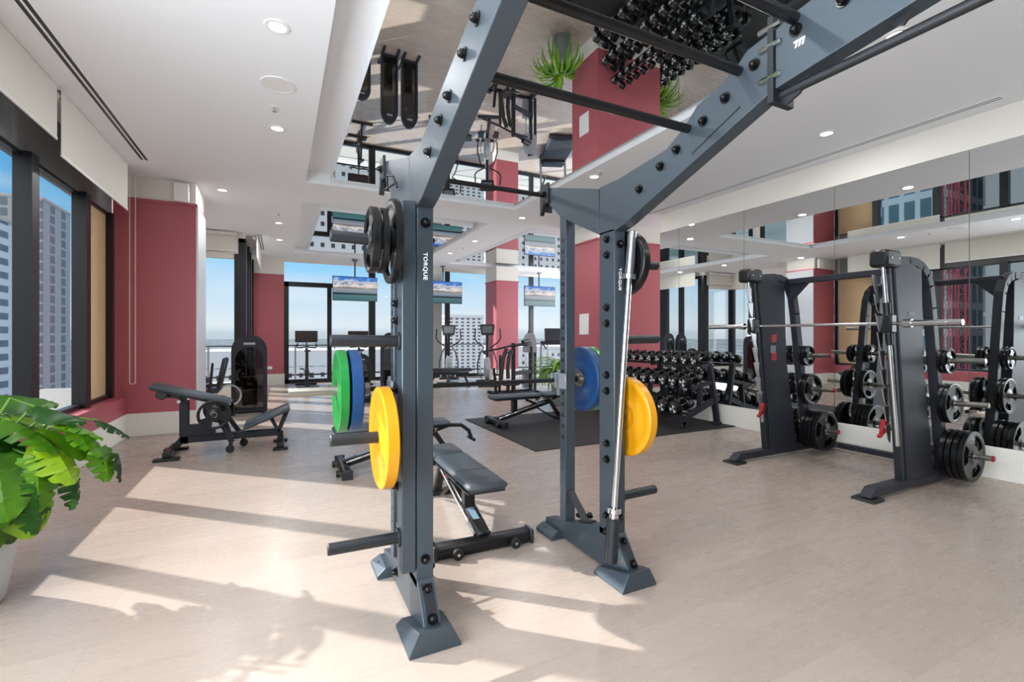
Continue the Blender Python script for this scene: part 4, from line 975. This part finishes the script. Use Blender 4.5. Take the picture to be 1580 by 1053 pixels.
black_plate(.165, .034, 'grey-black grip plate loaded on the side of the hip thrust bench', (-.67, 6.22, .46), 0, 'plates on the hip thrust bench')
black_plate(.165, .034, 'black plate loaded on the far side of the hip thrust bench', (-.67, 6.70, .46), 0, 'plates on the hip thrust bench')

# ================================================================= SELECTORISED MACHINES
def stack_machine(seat=True, lever=True):
    """weight-stack tower with rounded top at local (0,0), seat unit towards -x"""
    t = thing('weight_stack_machine', 'x', 'gym machine')
    prof = lambda w, h0, h1, n=14: [(-w, h0)] + [(w, h0)][:0] + [(w * math.cos(PI - PI * k / n), h1 - w + w * math.sin(PI * k / n)) for k in range(n + 1)] + [(w, h0)]
    q = MB(); o_ = prof(.275, .02, 1.37); i_ = prof(.215, .06, 1.15)
    n = len(o_); vs_ = []
    for y in (-.05, .05):
        vs_ += [(x, y, z) for x, z in o_]; vs_ += [(x, y, z) for x, z in i_]
    fs = []
    for k in range(n):
        k2 = (k + 1) % n
        fs += [[k, k2, n + k2, n + k], [2 * n + k, 3 * n + k, 3 * n + k2, 2 * n + k2], [k, 2 * n + k, 2 * n + k2, k2], [n + k, n + k2, 3 * n + k2, 3 * n + k]]
    q.add(vs_, fs); q.build('tower_shroud', SMITHM, t, 30)
    q = MB(); q.box(-.216, .216, -.042, -.036, .06, .94); q.prism([(-.216, .94), (.216, .94)] + [(.215 * math.cos(PI * k / 12), .935 + .215 * math.sin(PI * k / 12)) for k in range(13)], 'xz', -.042, -.036); q.build('smoked_panel', SMOKE, t, 0)
    q = MB(); q.box(-.09, .09, -.053, -.05, 1.19, 1.23, .001); q.build('brand_plate', GREYPL, t)
    q = MB()
    for k in range(14): q.box(-.12, .12, .06, .20, .12 + k * .036, .15 + k * .036, .002)
    q.build('weight_stack', mat('cream_stack_plates', (150, 146, 124), .5, .2), t)
    q = MB(); q.cyl((-.07, .13, .06), (-.07, .13, 1.2), .009, 10); q.cyl((.07, .13, .06), (.07, .13, 1.2), .009, 10); q.cyl((0, .13, .62), (0, .13, 1.2), .004, 8); q.build('guide_rod', CHROME, t)
    q = MB(); q.cyl((0, .12, 1.16), (0, .15, 1.16), .06, 20); q.build('pulley', BLACK, t)
    q = MB(); q.box(-.27, .27, .0, .26, .0, .05, .006); q.box(.20, .27, -.30, .36, 0, .04, .006); q.box(-.27, -.2, -.3, .36, 0, .04, .006); q.build('base', SMITHM, t)
    if seat:
        q = MB(); q.bar((-.2, .0, .08), (-.95, -.25, .08), .07, .07, .006); q.bar((-.62, -.15, .08), (-.62, -.15, .40), .07, .07, .006); q.box(-1.05, -.9, -.50, .02, 0, .05, .006); q.build('seat_frame', SMITHM, t)
        q = MB(); q.box(-.85, -.42, -.36, .06, .40, .47, .025); q.build('seat_cushion', PADB, t, 50)
        q = MB(); q.bar((-.44, -.15, .48), (-.34, -.15, .98), .36, .07, .025, up=(-1, 0, .2)); q.build('back_cushion', PADB, t, 50)
    if lever:
        q = MB(); q.ring((-.30, -.10, .33), (0, 1, 0), [(0, .16), (0, .19), (.02, .19), (.02, .16)], 28); q.build('cam_wheel', CHROME, t)
        q = MB(); q.bar((-.55, -.36, .45), (-.52, -.36, .80), .04, .05, .005); q.build('press_handle', SMITHM, t); q = MB(); q.bar((-.9, .05, .35), (-.55, .05, .52), .04, .05, .005); q.build('lever_arm', SMITHM, t)
        q = MB(); q.cyl((-1.02, -.36, .36), (-1.02, .06, .36), .06, 18); q.cyl((-.60, -.42, .62), (-.60, -.24, .62), .05, 18); q.build('roller_pad', PADB, t)
        q = MB(); q.cyl((-.52, -.36, .80), (-.50, -.46, .90), .018, 10); q.cyl((-.75, .10, .46), (-.75, .12, .62), .018, 10); q.build('hand_grip', RUBBER, t)
    return t
M0 = stack_machine(); M0.location = (-.485, 9.42, 0); M0['label'] = 'rounded black leg machine with smoked panel beyond the big red column'; M0['group'] = 'weight stack machines'
T0 = stack_machine(False, False); T0.location = (2.0, 9.75, 0); T0.scale = (.62, 1, 1.03); T0['group'] = 'weight stack machines'; T0['label'] = 'left one of two narrow stack towers behind the left rack post'
copy_tree(T0, (2.42, 9.78, 0), 0, 'right one of two narrow stack towers behind the left rack post')
copy_tree(T0, (1.47, 9.85, 0), 0, 'low stack tower hidden behind the green and blue plates', scale=(.62, 1, .72))

# press / row station with curved pads seen between the rack posts
t = thing('chest_press_machine', 'silver and black multi press machine in front of the dark red column', 'gym machine', (4.85, 9.75, 0))
q = MB(); q.bar((-.06, -.1, .04), (-.06, -.1, 1.18), .07, .09, .006); q.bar((.50, .1, .04), (.50, .1, 1.1), .06, .08, .006); q.bar((-.06, -.1, .48), (.50, .1, .50), .06, .09, .006); q.bar((-.06, -.1, 1.12), (.50, .1, 1.16), .06, .06, .006); q.build('frame', SMITHM, t)
q = MB(); q.box(-.5, .6, -.14, -.06, 0, .06, .006); q.box(-.5, .6, .2, .28, 0, .06, .006); q.box(-.5, -.42, -.3, .4, 0, .06, .006); q.box(.5, .6, -.3, .4, 0, .06, .006); q.build('base', SMITHM, t)
q = MB(); q.prism([(.34, .95), (.34, 1.22), (.38, 1.34), (.46, 1.42), (.54, 1.43), (.60, 1.36), (.64, 1.22), (.64, .95)], 'xz', .08, .20); q.build('top_shroud', GREYPL, t, 30)
q = MB(); q.tube([(.64, .14, .05), (.645, .14, 1.1), (.62, .14, 1.28), (.55, .14, 1.42), (.46, .14, 1.44)], .035, 12); q.build('shroud_rim', SMITHM, t)
q = MB(); 
for k in range(12): q.box(.36, .60, .16, .28, .10 + k * .036, .13 + k * .036, .002)
q.build('weight_stack', GREYPL, t)
q = MB(); q.cyl((.42, .2, .05), (.42, .2, 1.0), .01, 10); q.cyl((.54, .2, .05), (.54, .2, 1.0), .01, 10); q.build('guide_rod', CHROME, t)
q = MB(); q.cyl((.22, -.02, 1.20), (.42, .06, 1.22), .05, 16); q.build('pulley_housing', BLACK, t)
q = MB(); q.tube([(-.28, -.2, 1.06), (-.36, -.2, .85), (-.40, -.2, .55), (-.42, -.2, .30)], .045, 12); q.tube([(-.16, -.2, 1.02), (-.22, -.2, .85), (-.25, -.2, .60), (-.24, -.2, .38)], .045, 12); q.build('curved_pad', PADB, t)
q = MB(); q.tube([(.3, -.1, 1.13), (-.1, -.15, 1.13), (-.5, -.2, 1.05), (-.88, -.25, 1.0)], .022, 10); q.tube([(-.88, -.25, 1.0), (-.80, -.25, .94)], .022, 10); q.tube([(-.1, -.15, 1.0), (-.3, -.18, .95), (-.34, -.18, .8)], .018, 10); q.build('press_arm', SMITHM, t)
q = MB(); q.box(-.36, .02, -.28, .06, .22, .28, .02); q.bar((-.2, -.1, .05), (-.2, -.1, .24), .06, .06); q.build('seat_cushion', PADB, t)
q = MB(); q.bar((-.50, -.1, .06), (-.56, -.12, .62), .05, .06); q.bar((-.32, .1, .06), (-.30, .1, .9), .04, .05); q.build('front_leg', BLACK, t)

# ================================================================= CARDIO
def bike():
    t = thing('exercise_bike', 'x', 'exercise bike')
    q = MB(); q.box(-.27, .27, -.52, -.44, .0, .06, .01); q.box(-.27, .27, .44, .52, .0, .06, .01); q.bar((0, -.48, .06), (0, .48, .06), .07, .06, .006); q.build('base', BLACK, t)
    q = MB(); q.bar((0, .30, .08), (0, .16, 1.02), .06, .09, .008); q.bar((0, -.32, .08), (0, -.20, .92), .05, .07, .008); q.bar((0, -.25, .55), (0, .22, .30), .05, .08, .008); q.build('frame', BLACK, t)
    q = MB(); q.cyl((-.025, .32, .33), (.025, .32, .33), .23, 34, .01); q.build('flywheel', SMITHM, t)
    q = MB(); q.cyl((-.05, 0, .36), (.05, 0, .36), .09, 24, .01); q.build('crank_housing', BLACK, t)
    for s_ in (-1, 1):
        q = MB(); q.bar((s_ * .07, 0, .36), (s_ * .07, s_ * .12, .36 - s_ * .12), .015, .03, .002); q.box(s_ * .13 - .05, s_ * .13 + .05, s_ * .12 - .04, s_ * .12 + .04, .345 - s_ * .12, .375 - s_ * .12, .005); q.build('pedal', BLACK, t)
    q = MB(); q.prism([(-.32, .07), (-.32, -.07), (-.15, -.03), (-.05, -.015), (-.05, .015), (-.15, .03)], 'xy', .93, .98)
    q2 = MB(); q2.v = [(y, x, z) for x, y, z in q.v]; q2.f = q.f; q2.mi = q.mi; q2.build('saddle', PADB, t)
    q = MB(); q.tube([(-.22, .02, 1.14), (-.25, .10, 1.08), (-.22, .22, 1.02), (-.08, .20, 1.03), (0, .17, 1.06), (.08, .20, 1.03), (.22, .22, 1.02), (.25, .10, 1.08), (.22, .02, 1.14)], .018, 10); q.build('handlebar', BLACK, t)
    q = MB(); q.bar((0, .18, 1.04), (0, .28, 1.30), .03, .03); q.build('screen_stem', BLACK, t)
    q = MB(); q.box(-.28, .28, .27, .31, 1.17, 1.48, .008); s_ = q.build('screen', BLACK, t)
    q = MB(); q.box(-.26, .26, .264, .271, 1.20, 1.46); q.build('display', mat('dark_brown_display', (52, 44, 42), .25), s_, 0)
    return t
k0 = bike(); k0.location = (.63, 13.55, 0); k0.rotation_euler = (0, 0, 0); k0['group'] = 'exercise bikes'; k0['label'] = 'exercise bike with a dark screen in front of the left door pane'
copy_tree(k0, (1.98, 13.6, 0), 0, 'exercise bike with a dark screen just behind the left peg of the rack')
def elliptical():
    t = thing('elliptical_trainer', 'x', 'elliptical trainer')
    q = MB(); q.box(-.3, .3, -.95, -.87, 0, .06, .01); q.box(-.3, .3, .55, .63, 0, .06, .01); q.bar((0, -.9, .06), (0, .6, .06), .08, .07, .008); q.build('base', SMITHM, t)
    q = MB(); q.lathe((-.09, .30, .42), (1, 0, 0), [(0, .22), (.03, .33), (.15, .33), (.18, .22)], 36); q.build('drive_cover', GREYPL, t)
    q = MB(); q.bar((0, .30, .5), (0, .10, 1.38), .07, .09, .01); q.build('mast', SMITHM, t)
    q = MB(); q.prism([(-.17, 1.36), (-.21, 1.64), (-.18, 1.67), (.18, 1.67), (.21, 1.64), (.17, 1.36)], 'xz', .03, .08); c_ = q.build('console', BLACK, t, 0, .006)
    q = MB(); q.box(-.14, .14, .024, .031, 1.43, 1.62); q.build('display', mat('grey_display', (92, 98, 104), .25), c_, 0)
    for s_ in (-1, 1):
        q = MB(); q.tube([(s_ * .34, -.14, 1.55), (s_ * .36, -.12, 1.28), (s_ * .30, -.05, 1.17), (s_ * .10, .08, 1.02), (s_ * .20, .12, .85), (s_ * .28, .10, .55), (s_ * .27, .0, .30)], .019, 10); q.build('swing_arm', BLACK, t)
        q = MB(); q.tube([(s_ * .18, .42, .42), (s_ * .2, 0, .28), (s_ * .2, -.8, .20)], .022, 10); q.build('pedal_arm', GREYPL, t)
        q = MB(); q.box(s_ * .2 - .08, s_ * .2 + .08, -.62, -.25, .27, .31, .01); q.build('foot_pedal', BLACK, t)
    return t
e0 = elliptical(); e0.location = (4.48, 13.35, 0); e0.rotation_euler = (0, 0, -.35); e0['group'] = 'elliptical trainers'; e0['label'] = 'elliptical trainer below the second television'
copy_tree(e0, (5.22, 12.15, 0), -.35, 'elliptical trainer just left of the dark red middle column')
def treadmill():
    t = thing('treadmill', 'x', 'treadmill')
    q = MB(); q.box(-.40, .40, -.95, .95, .06, .20, .02); q.box(-.36, .36, .55, .95, .2, .30, .03); q.build('deck', SMITHM, t)
    q = MB(); q.box(-.26, .26, -.93, .55, .2, .206); q.build('running_belt', RUBBER, t, 0)
    for s_ in (-1, 1):
        q = MB(); q.bar((s_ * .39, .78, .15), (s_ * .40, .55, 1.18), .06, .10, .01); q.build('upright', GREYPL, t)
        q = MB(); q.tube([(s_ * .40, .55, 1.1), (s_ * .40, .20, 1.06), (s_ * .40, -.15, 1.0), (s_ * .40, -.20, .96)], .025, 10); q.build('handrail', BLACK, t)
        q = MB(); q.box(s_ * .36 - .05, s_ * .36 + .05, .7, .9, 0, .06); q.box(s_ * .36 - .05, s_ * .36 + .05, -.9, -.7, 0, .06); q.build('foot', RUBBER, t)
    q = MB(); q.bar((-.42, .5, 1.12), (.42, .5, 1.12), .08, .12, .01); q.prism([(.42, 1.18), (.54, 1.58), (.58, 1.57), (.50, 1.16)], 'yz', -.30, .30); c_ = q.build('console', SMITHM, t, 0, .01)
    q = MB(); q.add([(-.25, .448, 1.24), (.25, .448, 1.24), (.25, .535, 1.54), (-.25, .535, 1.54)], [[0, 1, 2, 3]]); q.add([(-.25, .452, 1.24), (.25, .452, 1.24), (.25, .539, 1.54), (-.25, .539, 1.54)], [[3, 2, 1, 0]]); q.build('display', mat('grey_display', (92, 98, 104), .25), c_, 0)
    return t
r0 = treadmill(); r0.location = (7.55, 12.2, 0); r0.rotation_euler = (0, 0, -.35); r0['group'] = 'treadmills'; r0['label'] = 'treadmill under the third television, behind the palm planter'
copy_tree(r0, (8.75, 11.75, 0), -.35, 'treadmill next to the right, mostly hidden by the slotted rack post')
# low flat bench seen right of the left rack post
t = thing('flat_bench', 'dark flat bench standing in front of the first elliptical trainer', 'bench', (4.05, 12.0, 0), -.35)
q = MB(); q.box(-.60, .60, -.16, .16, .40, .48, .025); q.build('pad', PADB, t, 50)
q = MB(); q.box(-.52, .52, -.04, .04, .30, .38, .005)
for s_ in (-1, 1): q.bar((s_ * .38, 0, .32), (s_ * .50, 0, .05), .06, .06, .005); q.box(s_ * .50 - .04, s_ * .50 + .04, -.25, .25, 0, .06, .008)
q.build('frame', SMITHM, t)

# ================================================================= PLANTS
def pot(t, r0_, r1, h, m):
    q = MB(); q.lathe((0, 0, 0), (0, 0, 1), [(0, r0_ * .92), (.02, r0_), (h * .55, (r0_ + r1) / 2 + .015), (h - .02, r1), (h, r1 - .008), (h, r1 - .03), (h - .07, r1 - .035)], 44); q.build('planter', m, t, 50)
    q = MB(); q.cyl((0, 0, h - .09), (0, 0, h - .06), r1 - .034, 30, 0); q.build('soil', SOIL, t, 0)
def monstera_leaf(L, seed, droop):
    """broad heart-shaped blade with deep side slits; base at origin, tip along +x, bending down"""
    r = random.Random(seed); q = MB(); n = 60; W = L * r.uniform(.42, .50)
    cuts = [.30 + .19 * k + r.uniform(-.03, .03) for k in range(3)] if seed % 3 else []
    up, dn = [], []
    for k in range(n + 1):
        s = k / n; x = L * s
        w = W * (math.sin(PI * min(1, s * .93 + .07)) ** .55) * (1.08 - .35 * s) if s < 1 else 0
        for lst, sh in ((up, 0.0), (dn, .07)):
            c = 1.0
            for cu in cuts:
                d = abs(s - cu - sh * .6)
                if d < .02: c = min(c, .42 + 18 * d)
            lst.append((x - L * .10 * c * (w / W) * (1 - s), w * c))
    def Z(x, y): return -droop * (max(x, 0) / L) ** 2 * L - abs(y) * .22 - .5 * y * y / L + .006 * math.sin(abs(y) / L * 40)
    m_ = n + 1
    for lst, sg in ((up, 1), (dn, -1)):
        rows = [(1.0, 0), (.66, .0), (.33, 0), (0, 0)]
        base = len(q.v)
        for f, _ in rows:
            for (x, y), k in zip(lst, range(m_)):
                xx = L * k / n * (1 - f) + x * f; q.v.append((xx, sg * y * f, Z(xx, y * f)))
        for row in range(3):
            for k in range(n): q.f.append([base + row * m_ + k, base + row * m_ + k + 1, base + (row + 1) * m_ + k + 1, base + (row + 1) * m_ + k])
    q.mi = [0] * len(q.f); return q
pm = thing('potted_monstera', 'large leafy green monstera in a pale round pot in the left foreground', 'potted plant', (-1.45, 3.28, 0))
pot(pm, .19, .235, .46, POT)
rn = random.Random(23)
# (dx, dy, z) of the blade base, length, heading, pitch below level
LEAVES = [(.30, .06, .86, .32, .25, .35), (.47, .15, .80, .27, .15, .75), (.36, -.02, .80, .30, -.5, .7), (.60, .20, .66, .19, -.1, 1.25), (.54, .12, .72, .22, -.5, 1.05),
          (.22, -.16, .78, .36, -1.0, .75), (.10, -.24, .72, .38, -1.3, .95), (.30, -.14, .66, .34, -.8, 1.0), (.02, -.30, .66, .36, -1.5, 1.1), (.20, -.24, .56, .34, -1.1, 1.25),
          (.28, -.06, .54, .26, -.7, 1.35), (.08, -.30, .52, .32, -1.3, 1.3), (.16, .14, .92, .34, .6, .15), (.04, -.06, .98, .36, -.9, .25), (.12, .26, .92, .34, 1.1, .2),
          (.0, .14, 1.0, .34, 1.6, .15), (.26, .22, .84, .30, .8, .5), (.42, .26, .74, .26, .6, .8), (.0, -.18, .88, .38, -1.6, .5), (.20, .0, .92, .32, -.2, .3),
          (.38, .04, .90, .26, .1, .3), (.14, -.10, .86, .36, -.7, .6), (.30, .12, .74, .28, .2, .9), (-.02, .02, .90, .34, -2.0, .4), (.10, .10, 1.04, .30, .3, .0), (.24, -.20, .70, .30, -1.2, .9),
          (.46, .02, .62, .22, -.4, 1.2), (.06, -.34, .78, .34, -1.2, .7), (.50, .22, .86, .22, .4, .45), (.34, -.10, .74, .30, -.9, .9), (.20, -.34, .62, .30, -1.0, 1.2), (.36, -.16, .62, .28, -.6, 1.2), (.16, -.30, .44, .26, -1.1, 1.4), (.30, .02, .98, .26, .0, .2), (.06, -.20, .96, .30, -1.2, .5), (.44, .08, .86, .24, -.2, .6), (.24, .10, .66, .30, .3, 1.1)]
YL = leaf_mat('yellowing_leaf', (150, 180, 40), (226, 206, 60))
for i, (x, y, z, L, hd, pt) in enumerate(LEAVES):
    L *= .86; q = monstera_leaf(L, i, .25 + .2 * rn.random()); o = q.build('leaf', (LEAF, LEAFD, LEAFB, LEAFD, LEAF)[i % 5], pm, 60)
    o.location = (x, y, z); o.rotation_euler = (rn.uniform(-.35, .35), pt, hd)
    q = MB(); q.tube([(rn.uniform(-.05, .05), rn.uniform(-.05, .05), .39), (x * .25, y * .25, .40 + (z - .4) * .6), (x * .7, y * .7, max(z + .05, .5)), (x, y, z)], [.011, .009, .007, .005], 8); q.build('stem', STEM, pm)
    if i == 6: o.material_slots[0].link = 'OBJECT'; o.material_slots[0].material = YL; o['label'] = 'yellowing leaf'

def arch_plant(name, label, loc, n, Lr, wr, h, potm, seed):
    t = thing(name, label, 'potted plant', loc); pot(t, .17, .20, h, potm); r = random.Random(seed)
    for k in range(n):
        a = r.uniform(0, 2 * PI); el = r.uniform(.5, 1.5); L = Lr * r.uniform(.7, 1.1) * (1 - .5 * max(0, math.cos(a))); w = wr * r.uniform(.8, 1.2)
        q = MB(); segs = 7; px, pz = 0.0, 0.0; ang = el; pts = []
        for s in range(segs + 1):
            pts.append((px, pz)); px += math.cos(ang) * L / segs; pz += math.sin(ang) * L / segs; ang -= (.30 + .12 * (1.4 - el)) * 1.05
        for s, (x, z) in enumerate(pts):
            ww = w * math.sin(PI * min(.97, (s + .6) / (segs + .8))) ** .7
            q.v += [(x, -ww, z + ww * .35), (x, 0, z), (x, ww, z + ww * .35)]
        for s in range(segs):
            for j in range(2): q.f.append([3 * s + j, 3 * s + j + 1, 3 * s + j + 4, 3 * s + j + 3])
        q.mi = [0] * len(q.f); o = q.build('leaf', LEAF2, t, 60); o.location = (.04 * math.cos(a), .04 * math.sin(a), h - .05); o.rotation_euler = (0, 0, a)
    return t
arch_plant('potted_palm', 'bright green long-leaved plant in a tall grey planter left of the right red column', (4.86, 7.70, 0), 85, .78, .026, .62, POTD, 5)
arch_plant('potted_palm', 'bright green long-leaved plant behind the end of the mirror wall, seen in the ceiling mirror', (7.2, 6.70, 0), 50, .55, .022, .62, POTD, 9)
